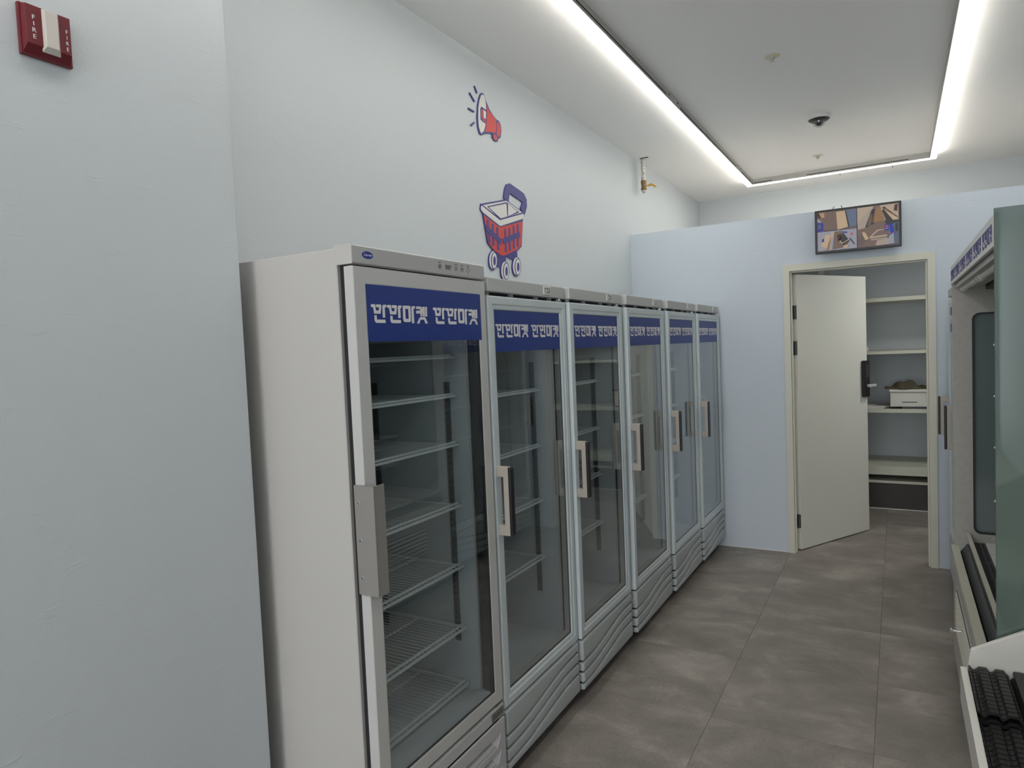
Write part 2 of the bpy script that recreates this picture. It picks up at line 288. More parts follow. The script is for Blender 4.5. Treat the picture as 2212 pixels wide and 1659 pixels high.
STK = [('b1', [(3.021, 2.905), (3.036, 2.904), (3.056, 2.875), (3.088, 2.84), (3.122, 2.819), (3.153, 2.807), (3.185, 2.804), (3.202, 2.786), (3.204, 2.759), (3.193, 2.721), (3.175, 2.709), (3.163, 2.707), (3.161, 2.693), (3.131, 2.687), (3.106, 2.699), (3.107, 2.718), (3.082, 2.715), (3.042, 2.704), (2.999, 2.684), (2.98, 2.688), (2.966, 2.718), (2.963, 2.762), (2.973, 2.823), (2.992, 2.872), (3.007, 2.896)]), ('w2', [(3.022, 2.897), (3.037, 2.895), (3.049, 2.877), (3.054, 2.85), (3.048, 2.785), (3.038, 2.742), (3.022, 2.712), (2.999, 2.694), (2.988, 2.696), (2.975, 2.72), (2.972, 2.754), (2.977, 2.814), (2.991, 2.856), (3.008, 2.886)]), ('r2', [(3.062, 2.855), (3.091, 2.827), (3.125, 2.812), (3.149, 2.802), (3.152, 2.777), (3.148, 2.745), (3.136, 2.729), (3.09, 2.724), (3.035, 2.71), (3.047, 2.745), (3.057, 2.787)]), ('r2', [(3.162, 2.798), (3.18, 2.794), (3.194, 2.783), (3.196, 2.757), (3.18, 2.722), (3.164, 2.718), (3.15, 2.729), (3.159, 2.758)]), ('r2', [(3.117, 2.718), (3.134, 2.721), (3.155, 2.712), (3.152, 2.699), (3.135, 2.691), (3.115, 2.696)]), ('b3', [(2.995, 2.818), (3.007, 2.831), (3.052, 2.826), (3.046, 2.753), (3.012, 2.755), (2.992, 2.762)]), ('r4', [(3.002, 2.816), (3.017, 2.818), (3.015, 2.77), (3.002, 2.768), (2.999, 2.791)]), ('w4', [(3.023, 2.82), (3.049, 2.815), (3.044, 2.777), (3.022, 2.78)]), ('r4', [(3.02, 2.777), (3.04, 2.773), (3.039, 2.761), (3.016, 2.762)]), ('b1', [(2.948, 2.917), (2.955, 2.919), (2.978, 2.892), (2.971, 2.886)]), ('b1', [(2.9, 2.869), (2.906, 2.872), (2.952, 2.841), (2.943, 2.835)]), ('b1', [(2.884, 2.789), (2.889, 2.792), (2.939, 2.789), (2.939, 2.783), (2.933, 2.782), (2.885, 2.784)]), ('b1', [(2.9, 2.71), (2.933, 2.734), (2.94, 2.73), (2.909, 2.706)]), ('b1', [(3.198, 2.399), (3.204, 2.421), (3.213, 2.451), (3.234, 2.479), (3.272, 2.492), (3.316, 2.485), (3.385, 2.474), (3.431, 2.465), (3.462, 2.437), (3.462, 2.396), (3.444, 2.363), (3.426, 2.339), (3.382, 2.373), (3.398, 2.393), (3.41, 2.414), (3.412, 2.415), (3.411, 2.413), (3.375, 2.42), (3.306, 2.431), (3.272, 2.438), (3.268, 2.435), (3.263, 2.427), (3.256, 2.407), (3.252, 2.387)]), ('b1', [(3.061, 2.103), (3.152, 2.087), (3.198, 2.092), (3.191, 2.051), (3.133, 2.02), (3.095, 2.023), (3.094, 2.094)]), ('b1', [(3.198, 2.092), (3.321, 2.134), (3.324, 2.09), (3.264, 2.073), (3.217, 2.083)]), ('b2', [(2.962, 2.33), (3.217, 2.395), (3.415, 2.353), (3.428, 2.338), (3.404, 2.313), (3.376, 2.158), (3.331, 2.132), (3.198, 2.088), (3.145, 2.081), (3.064, 2.104), (3.011, 2.136), (2.976, 2.282), (2.954, 2.301)]), ('w3', [(2.978, 2.325), (3.223, 2.388), (3.397, 2.352), (3.152, 2.281)]), ('b4', [(3.018, 2.325), (3.223, 2.381), (3.364, 2.347), (3.148, 2.276)]), ('w5', [(3.033, 2.323), (3.219, 2.372), (3.223, 2.303), (3.152, 2.283)]), ('w5', [(3.239, 2.374), (3.34, 2.348), (3.233, 2.306)]), ('w4', [(2.967, 2.32), (3.145, 2.272), (3.411, 2.347), (3.421, 2.34), (3.412, 2.32), (3.145, 2.241), (2.979, 2.286), (2.957, 2.298), (2.958, 2.314)]), ('r3', [(2.981, 2.275), (3.141, 2.234), (3.4, 2.302), (3.37, 2.164), (3.325, 2.137), (3.191, 2.091), (3.151, 2.084), (3.064, 2.107), (3.018, 2.14)]), ('b4', [(3.007, 2.256), (3.019, 2.141), (3.039, 2.143), (3.027, 2.258)]), ('b4', [(3.056, 2.241), (3.056, 2.127), (3.076, 2.127), (3.076, 2.241)]), ('b4', [(3.101, 2.23), (3.102, 2.109), (3.122, 2.109), (3.121, 2.23)]), ('b4', [(3.186, 2.233), (3.183, 2.105), (3.203, 2.105), (3.206, 2.233)]), ('b4', [(3.233, 2.244), (3.228, 2.12), (3.248, 2.12), (3.253, 2.244)]), ('b4', [(3.282, 2.265), (3.275, 2.136), (3.295, 2.134), (3.302, 2.263)]), ('b4', [(3.331, 2.278), (3.317, 2.152), (3.337, 2.15), (3.351, 2.276)]), ('b5', [(2.992, 2.2), (3.141, 2.142), (3.152, 2.17), (3.003, 2.228)]), ('b5', [(3.167, 2.146), (3.363, 2.211), (3.354, 2.239), (3.158, 2.174)]), ('b2', [(3.101, 2.054), (3.1, 2.07), (3.095, 2.084), (3.086, 2.095), (3.074, 2.101), (3.061, 2.102), (3.047, 2.098), (3.034, 2.089), (3.024, 2.077), (3.016, 2.062), (3.013, 2.046), (3.014, 2.03), (3.019, 2.017), (3.027, 2.006), (3.039, 2.0), (3.052, 1.998), (3.066, 2.002), (3.079, 2.01), (3.089, 2.023), (3.097, 2.038)]), ('w3', [(3.092, 2.055), (3.092, 2.07), (3.087, 2.082), (3.08, 2.092), (3.07, 2.097), (3.059, 2.098), (3.047, 2.095), (3.036, 2.087), (3.027, 2.076), (3.02, 2.063), (3.017, 2.048), (3.018, 2.034), (3.022, 2.021), (3.029, 2.012), (3.039, 2.006), (3.051, 2.005), (3.062, 2.008), (3.073, 2.016), (3.083, 2.027), (3.089, 2.04)]), ('b4', [(3.097, 2.052), (3.096, 2.066), (3.093, 2.079), (3.087, 2.088), (3.078, 2.093), (3.069, 2.095), (3.059, 2.091), (3.05, 2.084), (3.042, 2.073), (3.036, 2.06), (3.034, 2.046), (3.034, 2.033), (3.037, 2.02), (3.043, 2.011), (3.052, 2.005), (3.061, 2.004), (3.071, 2.007), (3.08, 2.014), (3.088, 2.025), (3.094, 2.038)]), ('w5', [(3.092, 2.052), (3.091, 2.065), (3.089, 2.076), (3.084, 2.085), (3.077, 2.09), (3.07, 2.091), (3.062, 2.088), (3.054, 2.082), (3.048, 2.072), (3.043, 2.06), (3.041, 2.047), (3.041, 2.034), (3.044, 2.023), (3.049, 2.015), (3.055, 2.009), (3.063, 2.008), (3.071, 2.011), (3.078, 2.017), (3.085, 2.027), (3.089, 2.039)]), ('b6', [(3.08, 2.05), (3.08, 2.057), (3.079, 2.064), (3.076, 2.069), (3.073, 2.072), (3.069, 2.073), (3.065, 2.071), (3.062, 2.068), (3.058, 2.062), (3.056, 2.055), (3.055, 2.047), (3.055, 2.04), (3.056, 2.033), (3.058, 2.028), (3.062, 2.025), (3.065, 2.024), (3.069, 2.026), (3.073, 2.03), (3.076, 2.035), (3.079, 2.042)]), ('b2', [(3.224, 2.009), (3.223, 2.025), (3.218, 2.04), (3.208, 2.051), (3.196, 2.057), (3.182, 2.059), (3.167, 2.055), (3.154, 2.046), (3.143, 2.033), (3.135, 2.018), (3.131, 2.002), (3.132, 1.985), (3.137, 1.971), (3.146, 1.96), (3.159, 1.954), (3.173, 1.952), (3.187, 1.956), (3.201, 1.964), (3.212, 1.977), (3.22, 1.992)]), ('w3', [(3.216, 2.01), (3.215, 2.025), (3.21, 2.038), (3.202, 2.048), (3.192, 2.054), (3.18, 2.055), (3.167, 2.052), (3.155, 2.044), (3.146, 2.032), (3.139, 2.019), (3.136, 2.004), (3.137, 1.989), (3.141, 1.976), (3.149, 1.966), (3.159, 1.96), (3.171, 1.959), (3.184, 1.962), (3.196, 1.969), (3.205, 1.981), (3.212, 1.995)]), ('b4', [(3.22, 2.007), (3.22, 2.021), (3.216, 2.034), (3.209, 2.044), (3.201, 2.05), (3.19, 2.051), (3.18, 2.048), (3.17, 2.04), (3.162, 2.029), (3.156, 2.016), (3.153, 2.002), (3.154, 1.987), (3.157, 1.975), (3.164, 1.965), (3.172, 1.959), (3.182, 1.958), (3.193, 1.961), (3.203, 1.968), (3.211, 1.979), (3.217, 1.992)]), ('w5', [(3.215, 2.007), (3.214, 2.02), (3.212, 2.031), (3.206, 2.04), (3.199, 2.046), (3.191, 2.047), (3.183, 2.044), (3.175, 2.038), (3.168, 2.028), (3.164, 2.016), (3.161, 2.002), (3.161, 1.989), (3.164, 1.978), (3.169, 1.969), (3.176, 1.963), (3.184, 1.962), (3.193, 1.964), (3.201, 1.971), (3.207, 1.981), (3.212, 1.993)]), ('b6', [(3.202, 2.005), (3.202, 2.012), (3.201, 2.019), (3.199, 2.024), (3.195, 2.028), (3.191, 2.029), (3.187, 2.027), (3.183, 2.023), (3.179, 2.017), (3.177, 2.01), (3.176, 2.002), (3.176, 1.995), (3.177, 1.988), (3.179, 1.983), (3.183, 1.979), (3.187, 1.978), (3.191, 1.98), (3.195, 1.984), (3.199, 1.99), (3.201, 1.997)]), ('b2', [(3.359, 2.044), (3.358, 2.061), (3.352, 2.076), (3.342, 2.087), (3.329, 2.093), (3.314, 2.095), (3.299, 2.09), (3.284, 2.081), (3.272, 2.068), (3.264, 2.052), (3.26, 2.035), (3.261, 2.019), (3.267, 2.004), (3.277, 1.993), (3.29, 1.986), (3.305, 1.985), (3.32, 1.989), (3.335, 1.997), (3.347, 2.011), (3.355, 2.027)]), ('w3', [(3.35, 2.045), (3.349, 2.06), (3.344, 2.074), (3.336, 2.084), (3.325, 2.09), (3.312, 2.091), (3.298, 2.087), (3.286, 2.079), (3.276, 2.067), (3.269, 2.053), (3.265, 2.038), (3.266, 2.023), (3.271, 2.009), (3.279, 1.999), (3.29, 1.993), (3.303, 1.991), (3.316, 1.995), (3.329, 2.003), (3.339, 2.015), (3.347, 2.029)]), ('b4', [(3.355, 2.042), (3.354, 2.057), (3.35, 2.07), (3.343, 2.08), (3.334, 2.086), (3.323, 2.087), (3.312, 2.084), (3.302, 2.076), (3.293, 2.064), (3.287, 2.051), (3.284, 2.036), (3.284, 2.021), (3.288, 2.008), (3.295, 1.998), (3.304, 1.992), (3.315, 1.991), (3.326, 1.994), (3.337, 2.001), (3.345, 2.013), (3.352, 2.027)]), ('w5', [(3.349, 2.041), (3.349, 2.055), (3.346, 2.067), (3.34, 2.076), (3.333, 2.082), (3.324, 2.083), (3.315, 2.08), (3.307, 2.073), (3.3, 2.063), (3.295, 2.05), (3.292, 2.037), (3.293, 2.023), (3.295, 2.011), (3.301, 2.002), (3.308, 1.996), (3.317, 1.995), (3.326, 1.998), (3.334, 2.005), (3.341, 2.015), (3.346, 2.028)]), ('b6', [(3.336, 2.039), (3.336, 2.047), (3.335, 2.054), (3.332, 2.06), (3.328, 2.063), (3.324, 2.064), (3.32, 2.062), (3.315, 2.058), (3.312, 2.052), (3.309, 2.045), (3.308, 2.037), (3.308, 2.029), (3.309, 2.022), (3.312, 2.016), (3.315, 2.013), (3.32, 2.012), (3.324, 2.014), (3.328, 2.018), (3.332, 2.024), (3.335, 2.031)])]
M_alu2 = mat('satin_silver', (.55, .55, .56), .35, .1)
def words(mb, x, y0, z0, h, n, pitch, sgn=1, ex=.0007):
    """the shop name, n times, as thin solid strokes on a plane facing +x (sgn=1) or -x (sgn=-1)"""
    for k in range(n):
        for g in GLYPH:
            mb.prism([(y0 + sgn * (k * pitch + p[0] * h), z0 + p[1] * h) for p in g], 'x', x, x + sgn * ex)
    return mb
# ================================================================ STRUCTURE
ZC = 3.088; XL = -1.847; XR = 1.15; YP = 5.223; YB = 7.45; Y0 = -6.6; ZP = 2.454
# floor: sub-floor slab with one vinyl tile object per tile
fl = struct(MB().box(XL - .1, XR + .1, Y0 - .1, YB + .1, -.08, -.0035), 'floor', M_sub)
tx = [XL] + [-1.305 + .605 * k for k in range(5)] + [XR]
ty = [Y0]
k = -15
while True:
    v = 2.19 + .585 * k
    if v > YB: break
    if v > Y0 + .05: ty.append(v)
    k += 1
ty.append(YB)
full = None; g = .0005
for i in range(len(tx) - 1):
    for j in range(len(ty) - 1):
        a0, a1, b0, b1 = tx[i], tx[i + 1], ty[j], ty[j + 1]
        isf = abs(a1 - a0 - .605) < 1e-4 and abs(b1 - b0 - .585) < 1e-4
        hx, hy = (a1 - a0) / 2 - g, (b1 - b0) / 2 - g
        if isf and full: o = link('tile', full, fl)
        else:
            o = MB().box(-hx, hx, -hy, hy, -.0034, 0).build('tile', MT, fl, bevel=.0006, seg=1)
            if isf: full = o.data
        o.location = ((a0 + a1) / 2, (b0 + b1) / 2, 0)
struct(MB().box(XL - .1, XR + .1, Y0 - .1, YB + .1, ZC, ZC + .1), 'ceiling', MC)
struct(MB().box(XL - .12, XL, 1.261, YB + .1, 0, ZC), 'wall_left', MW)
struct(MB().box(XL - .12, -1.58, Y0 - .1, 1.261, 0, ZC), 'wall_left_front', MW, bevel=.003)
struct(MB().box(XR, XR + .1, Y0 - .1, YB + .1, 0, ZC), 'wall_right', MW)
struct(MB().box(XL - .1, XR + .1, Y0 - .1, Y0, 0, ZC), 'wall_front', MW)
struct(MB().box(XL - .1, XR + .1, YB, YB + .1, 0, ZC), 'wall_back', MW)
# the low partition of the storage room, with its door opening
DX0, DX1, DZ = -.665, .176, 2.052
pm = MB()
pm.prism([(XL, 0), (DX0 - .02, 0), (DX0 - .02, DZ + .02), (DX1 + .02, DZ + .02), (DX1 + .02, 0), (XR, 0), (XR, ZP), (XL, ZP)], 'y', YP, YP + .10)
struct(pm, 'wall_partition', MP)
struct(MB().box(XL, -.712, YP - .004, YP, 0, .006), 'trim_1', M_white)
m_ = MB().box(XL, XR, YP + .10, YB, ZP - .03, ZP - .012); m_.box(XL, XR, YP + .10, YB, ZP - .012, ZP, 1)
struct(m_, 'ceiling_storage', [MC, M_raw])
t = Thing('panel_lamp', (.62, 5.95, ZP - .03), 'flat square lamp panel on the low storage room ceiling', 'lamp')
t.add(MB().box(.45, .79, 5.78, 6.12, ZP - .045, ZP - .030), 'lamp_frame', M_white, bevel=.002)
t.add(MB().box(.47, .77, 5.80, 6.10, ZP - .047, ZP - .045), 'diffuser', emit_mat('storage_lamp_diffuser', (1, .98, .92), 20.0))
# door: casing is structure, the leaf opens into the storage room
d = MB(); y = YP - .014
outer = [(-.711, 0), (DX0, 0), (DX0, DZ), (DX1, DZ), (DX1, 0), (.222, 0), (.222, 2.100), (-.711, 2.100)]
d.prism(outer, 'y', y, YP)
d.prism([(DX0 - .019, 0), (DX0, 0), (DX0, DZ), (DX1, DZ), (DX1, 0), (DX1 + .019, 0), (DX1 + .019, DZ + .019), (DX0 - .019, DZ + .019)], 'y', YP, YP + .112)
d.prism([(DX0, 0), (DX0 + .010, 0), (DX0 + .010, DZ - .010), (DX1 - .010, DZ - .010), (DX1 - .010, 0), (DX1, 0), (DX1, DZ), (DX0, DZ)], 'y', YP + .01, YP + .055)
door = struct(d, 'door_1', M_trim, bevel=.0015, seg=1)
h0 = Vector((-.632, 5.297, 0)); h1 = Vector((-.212, 6.046, 0)); dv = (h1 - h0).normalized(); nv = Vector((-dv.y, dv.x, 0))
lf = MB(); th = .04
q = [h0, h1, h1 + nv * th, h0 + nv * th]
lf.prism([(p.x, p.y) for p in q], 'z', .008, 2.035)
leaf = lf.build('door_leaf', M_leaf, door, bevel=.0015, seg=1, label='cream flush door leaf standing open')
def leafmb(u0, u1, o0, o1, z0, z1):
    """box on the leaf: u along it, o outwards from its shop face"""
    m_ = MB(); c = [h0 + dv * u + nv * (-o) for u, o in ((u0, o0), (u1, o0), (u1, o1), (u0, o1))]
    return m_.prism([(p.x, p.y) for p in c], 'z', z0, z1)
L = (h1 - h0).length
leafmb(L - .082, L - .010, 0, .030, 1.085, 1.372).build('digital_lock', M_blk, leaf, bevel=.009, seg=3, label='black digital lock')
leafmb(L - .060, L - .028, .030, .0315, 1.24, 1.34).build('keypad', M_blk2, leaf)
m_ = leafmb(L - .052, L - .030, .030, .052, 1.163, 1.185)
m_2 = leafmb(L - .060, L + .030, .046, .060, 1.163, 1.185)
b = len(m_.v); m_.v += m_2.v; m_.f += [tuple(i + b for i in f) for f in m_2.f]; m_.mi += m_2.mi
m_.build('lever', M_alu2, leaf, bevel=.004, label='satin chrome lever')
for z in (1.76, 1.50, .22):
    hm = MB(); p = h0 - dv * .004
    hm.tube([(p.x - .012, p.y, z - .05), (p.x - .012, p.y, z + .05)], .007, 10)
    c = [h0 + nv * .002 - dv * .002, h0 + nv * .034 - dv * .002, h0 + nv * .034, h0 + nv * .002]
    hm.prism([(v.x, v.y) for v in c], 'z', z - .05, z + .05)
    hm.box(-.658, -.655, 5.255, 5.300, z - .05, z + .05)
    hm.build('hinge', M_std, door, label='dark bronze butt hinge')
# ================================================================ CEILING LIGHT
t = Thing('linear_ceiling_light', (-.46, 3.0, ZC), 'long rectangular linear light of glowing strips fixed under the ceiling', 'light')
ZB = ZC - .050; X0, X1, Y1, YN = -1.229, .304, 6.83, -5.8; WD = .052
def run(x0, x1, y0, y1):
    return (x0, x1, y0, y1)
runs = [('y', X0, X0 + WD, YN, Y1 - WD), ('y', X1 - WD + .010, X1, YN, Y1 - WD), ('x', X0, X1, Y1 - WD, Y1), ('x', X0, X1, YN - WD, YN)]
cuts = {0: [4.12, 6.18], 1: [4.72, 5.95], 2: [-.92, -.18], 3: [-.4]}
for i, (ax, a0, a1, b0, b1) in enumerate(runs):
    hb = MB().box(a0 + .003, a1 - .003, b0 + .003, b1 - .003, ZB + .012, ZC)
    t.add(hb, 'housing', M_alu)
    lo, hi = (b0, b1) if ax == 'y' else (a0, a1)
    cs = [lo] + [c for c in cuts[i]] + [hi]
    if i in (0, 1): cs = [lo, 0.0, 2.1] + cuts[i] + [hi]
    for s0, s1 in zip(cs, cs[1:]):
        m_ = MB(); s0 += .001; s1 -= .001
        if ax == 'y': bx = (a0, a1, s0, s1)
        else: bx = (s0, s1, b0, b1)
        m_.box(*bx, ZB, ZB + .010)
        # bottom face keeps the bright diffuser, side faces the dimmer one
        m_.mi = [1, 1, 1, 1, 0, 1]
        t.add(m_, 'diffuser', [M_led, M_leds], label='glowing white diffuser')
# inner aluminium rails with their dark slots
zr0, zr1 = ZB + .001, ZC
for nm, bx in (('l', (X0 + WD, X0 + WD + .004, YN, Y1 - WD)), ('r', (X1 - WD + .004, X1 - WD + .008, YN, Y1 - WD)), ('f', (X0 + WD + .004, X1 - WD + .004, Y1 - WD - .004, Y1 - WD))):
    t.add(MB().box(*bx, zr0, zr1), 'rail', M_alu, bevel=.0008, seg=1)
xs = X0 + WD + .004
for a, b in ((2.2, 4.02), (4.32, 6.02), (6.26, 6.68)):
    t.add(MB().box(xs, xs + .0012, a, b, ZB + .014, ZB + .021), 'slot', M_slot)
ys = Y1 - WD - .004
for a, b in ((-1.16, -1.0), (-.70, .10)):
    t.add(MB().box(a, b, ys - .0012, ys, ZB + .014, ZB + .020), 'slot', M_slot)
for yy in (4.08, 4.26, 6.08, 6.20):
    t.add(MB().tube([(xs, yy, ZB + .03), (xs + .003, yy, ZB + .03)], .006, 8), 'screw', M_slot)
# ceiling access hatch
tt = Thing('access_hatch', (-.24, 7.2, ZC), 'flush white access hatch in the ceiling beyond the far light strip', 'hatch')
tt.add(MB().box(-.445, -.022, 7.02, 7.36, ZC - .003, ZC), 'panel', MC)
for a in (-.447, -.020): tt.add(MB().box(a - .002, a + .002, 7.02, 7.15, ZC - .0035, ZC), 'seam', M_slot)
# sprinklers and camera dome
for (x, y, lb) in ((-.564, 3.93, 'cream ceiling sprinkler rosette, the larger one nearer the viewer'), (-.558, 6.258, 'cream ceiling sprinkler rosette, the smaller one close to the far light strip')):
    s = Thing('sprinkler', (x, y, ZC), lb, 'sprinkler', 'ceiling sprinklers')
    s.add(MB().lathe([(0, 0), (.040, 0), (.040, -.002), (.030, -.006), (.018, -.007), (0, -.007)], (x, y, ZC), 28), 'rosette', M_crm, smooth=True)
    h = MB().lathe([(0, -.006), (.016, -.006), (.015, -.014), (.006, -.018), (.004, -.024), (.012, -.025), (.012, -.027), (0, -.027)], (x, y, ZC), 20)
    s.add(h, 'sprinkler_head', M_alu, smooth=True, label='grey metal sprinkler head')
s = Thing('dome_camera', (-.448, 5.15, ZC), 'white and black security dome camera under the ceiling', 'camera')
c = (-.448, 5.15, ZC)
s.add(MB().lathe([(0, 0), (.071, 0), (.071, -.026), (.069, -.028), (0, -.028)], c, 36), 'base_ring', M_white, smooth=True)
s.add(MB().lathe([(0, -.028), (.068, -.028), (.060, -.036), (.042, -.042), (0, -.042)], c, 36), 'shroud', M_blk, smooth=True)
s.add(MB().lathe([(.042, -.041)] + [(.041 * math.cos(a), -.044 - .036 * math.sin(a)) for a in [i * PI / 16 for i in range(9)]], c, 32), 'dome', glass_mat('smoked_dome', (.75, .75, .75), .12), smooth=True, label='clear dome')
s.add(MB().lathe([(0, -.042)] + [(.028, -.042)] + [(.028 * math.cos(a), -.044 - .026 * math.sin(a)) for a in [i * PI / 12 for i in range(7)]], c, 24), 'lens_module', M_blk, smooth=True)
# capped pipe with a ball valve
px, py = -1.784, 5.404
s = Thing('capped_pipe', (px, py, ZC), 'short grey pipe with brass ball valve hanging from the ceiling', 'pipe')
s.add(MB().tube([(px, py, ZC), (px, py, ZC - .18)], .0185, 16), 'pipe', M_pipe, smooth=True)
s.add(MB().tube([(px, py, z) for z in (ZC - .175, ZC - .178, ZC - .20, ZC - .203, ZC - .235, ZC - .24, ZC - .252, ZC - .255)], [.019, .023, .023, .020, .020, .024, .024, .018], 12), 'valve_body', M_brass, label='brass valve body')
s.add(MB().tube([(px, py, ZC - .252), (px, py, ZC - .268), (px, py, ZC - .277)], [.018, .017, .011], 12), 'end_cap', M_alu)
s.add(MB().tube([(px + .015, py, ZC - .222), (px + .045, py, ZC - .222)], .007, 8), 'valve_stem', M_alu)
lv = MB().prism([(px + .038, ZC - .215), (px + .064, ZC - .208), (px + .105, ZC - .236), (px + .103, ZC - .250), (px + .062, ZC - .226), (px + .038, ZC - .230)], 'y', py - .009, py + .009)
s.add(lv, 'lever', M_yel, bevel=.001, label='yellow lever')
s.add(MB().box(px - .02, px + .05, py - .030, py - .012, ZC - .003, ZC - .0001), 'ceiling_hole', M_slot)
# ================================================================ FIRE STROBE
fy0, fy1, fz0, fz1, fx = .748, .850, 2.236, 2.342, -1.58
s = Thing('fire_alarm_strobe', (fx, .799, 2.289), 'red wall fire alarm strobe with pale lens, high on the near wall', 'alarm')
s.add(MB().box(fx, fx + .010, fy0, fy1, fz0, fz1), 'base_plate', M_red, bevel=.002)
hb = MB(); d0 = .010; d1 = .026
def frus(mb, y0, y1, z0, z1, iy0, iy1, iz0, iz1, a, b):
    o = len(mb.v)
    mb.v += [(a, y0, z0), (a, y1, z0), (a, y1, z1), (a, y0, z1), (b, iy0, iz0), (b, iy1, iz0), (b, iy1, iz1), (b, iy0, iz1)]
    mb.f += [tuple(o + i for i in q) for q in ((3, 2, 1, 0), (4, 5, 6, 7), (0, 1, 5, 4), (1, 2, 6, 5), (2, 3, 7, 6), (3, 0, 4, 7))]; mb.mi += [0] * 6
    return mb
frus(hb, fy0 + .003, fy1 - .003, fz0 + .003, fz1 - .003, fy0 + .006, fy1 - .009, fz0 + .020, fz1 - .006, fx + d0, fx + d1)
s.add(hb, 'housing', M_red, bevel=.0015)
lb = MB(); frus(lb, fy0 + .035, fy0 + .072, fz0 + .010, fz1 - .006, fy0 + .039, fy0 + .064, fz0 + .020, fz1 - .010, fx + .022, fx + .034)
s.add(lb, 'lens', M_lens, bevel=.0015, label='ribbed pale translucent lens')
for i, ch in enumerate('FIRE'):
    s.add(text_mb(ch, .0125, (fx + .0262, fy0 + .0200, fz1 - .031 - i * .0132), sx=1.15), 'letter', M_wht, label='pale letter')
    s.add(text_mb(ch, .0115, (fx + .0262, fy0 + .0845, fz1 - .038 - i * .0122), sx=.9), 'letter', M_wht, label='pale letter')
# ================================================================ WALL MONITOR
y = 5.12; mx0, mx1, mz0, mz1 = -.484, .033, 2.144, 2.439
s = Thing('wall_monitor', (-.225, YP, 2.29), 'black flat monitor above the storage door showing four camera views', 'monitor')
s.add(MB().box(mx0, mx1, y, y + .035, mz0, mz1), 'case', M_blk, bevel=.004)
s.add(MB().box(-.30, -.15, y + .035, YP, 2.22, 2.36), 'wall_bracket', M_blk2)
SC = [(.16, .085, .075), (.045, .015, .012), (.42, .30, .19), (.09, .12, .18), (.01, .02, .25), (.02, .02, .025), (.22, .12, .055), (.30, .24, .20), (.13, .085, .07), (.36, .28, .21), (.10, .07, .06), (.40, .05, .06), (.24, .24, .29), (.06, .09, .12)]
scm = [emit_mat('screen_%02d' % i, c, .56, .015) for i, c in enumerate(SC)]
sm = MB(); ix0, ix1, iz0, iz1 = mx0 + .014, mx1 - .014, mz0 + .016, mz1 - .014
def SP(mi, layer, *pts):
    q = [(ix0 + (ix1 - ix0) * u, y - .0006 - .0004 * layer, iz0 + (iz1 - iz0) * v) for u, v in pts]
    sm.quad(*q, mi=mi)
def SR(mi, layer, u0, u1, v0, v1): SP(mi, layer, (u0, v0), (u1, v0), (u1, v1), (u0, v1))
SR(5, 0, 0, 1, 0, 1)
SR(8, 1, .005, .495, .505, .995); SR(1, 2, .0, .08, .86, .99); SP(6, 2, (.02, .99), (.11, .99), (.10, .86), (.06, .84)); SP(2, 3, (.03, .99), (.05, .99), (.08, .87), (.06, .86)); SP(2, 3, (.06, .99), (.08, .99), (.095, .87), (.085, .86))
SP(3, 2, (.35, .99), (.495, .99), (.495, .56), (.39, .55)); SP(2, 2, (.245, .97), (.355, .97), (.39, .56), (.26, .51)); SP(4, 2, (.0, .74), (.08, .72), (.08, .53), (.0, .50)); SP(12, 3, (.005, .85), (.05, .78), (.05, .73), (.005, .76)); SP(13, 3, (.012, .70), (.055, .69), (.055, .58), (.012, .57))
SP(5, 3, (.355, .97), (.37, .97), (.41, .55), (.392, .55)); SP(5, 3, (.08, .53), (.27, .51), (.495, .56), (.495, .55), (.27, .50), (.08, .515))
SR(12, 1, .005, .495, .005, .495); SP(8, 2, (.19, .02), (.40, .06), (.33, .47), (.22, .47)); SP(2, 2, (.04, .14), (.12, .07), (.17, .40), (.11, .42)); SP(7, 2, (.05, .06), (.12, .07), (.185, .40), (.17, .02)); SP(6, 3, (.10, .02), (.12, .06), (.18, .38), (.15, .02)); SP(9, 2, (.16, .30), (.19, .28), (.22, .46), (.18, .48))
SP(5, 3, (.27, .25), (.33, .42), (.41, .19), (.33, .10)); SP(2, 4, (.28, .22), (.31, .14), (.40, .23), (.39, .24), (.315, .165), (.29, .235)); SP(2, 3, (.33, .09), (.40, .12), (.38, .05), (.33, .03)); SP(1, 3, (.25, .38), (.31, .41), (.30, .25), (.26, .20)); SP(4, 3, (.325, .45), (.38, .44), (.38, .40), (.33, .42))
SP(5, 3, (.40, .26), (.42, .27), (.475, .10), (.465, .09)); SP(11, 3, (.42, .40), (.45, .39), (.45, .34), (.42, .35)); SP(4, 3, (.06, .30), (.09, .33), (.085, .24), (.06, .23))
SR(9, 1, .505, .995, .62, .995); SP(8, 2, (.62, .40), (.86, .40), (.78, .99), (.70, .99)); SP(6, 3, (.67, .60), (.84, .60), (.78, .95), (.74, .95)); SP(7, 2, (.51, .45), (.60, .48), (.67, .93), (.66, .93), (.505, .62)); SP(5, 3, (.60, .50), (.70, .55), (.72, .93), (.68, .92)); SP(10, 4, (.62, .52), (.67, .54), (.69, .80), (.66, .80))
SP(5, 3, (.80, .85), (.86, .56), (.93, .50), (.93, .60), (.82, .90)); SP(2, 3, (.82, .90), (.93, .60), (.995, .60), (.995, .66), (.86, .93)); SP(7, 4, (.88, .72), (.945, .74), (.94, .75), (.88, .73)); SP(5, 3, (.80, .93), (.985, .64), (.99, .67), (.83, .95)); SP(1, 3, (.95, .97), (.99, .98), (.98, .80), (.94, .83))
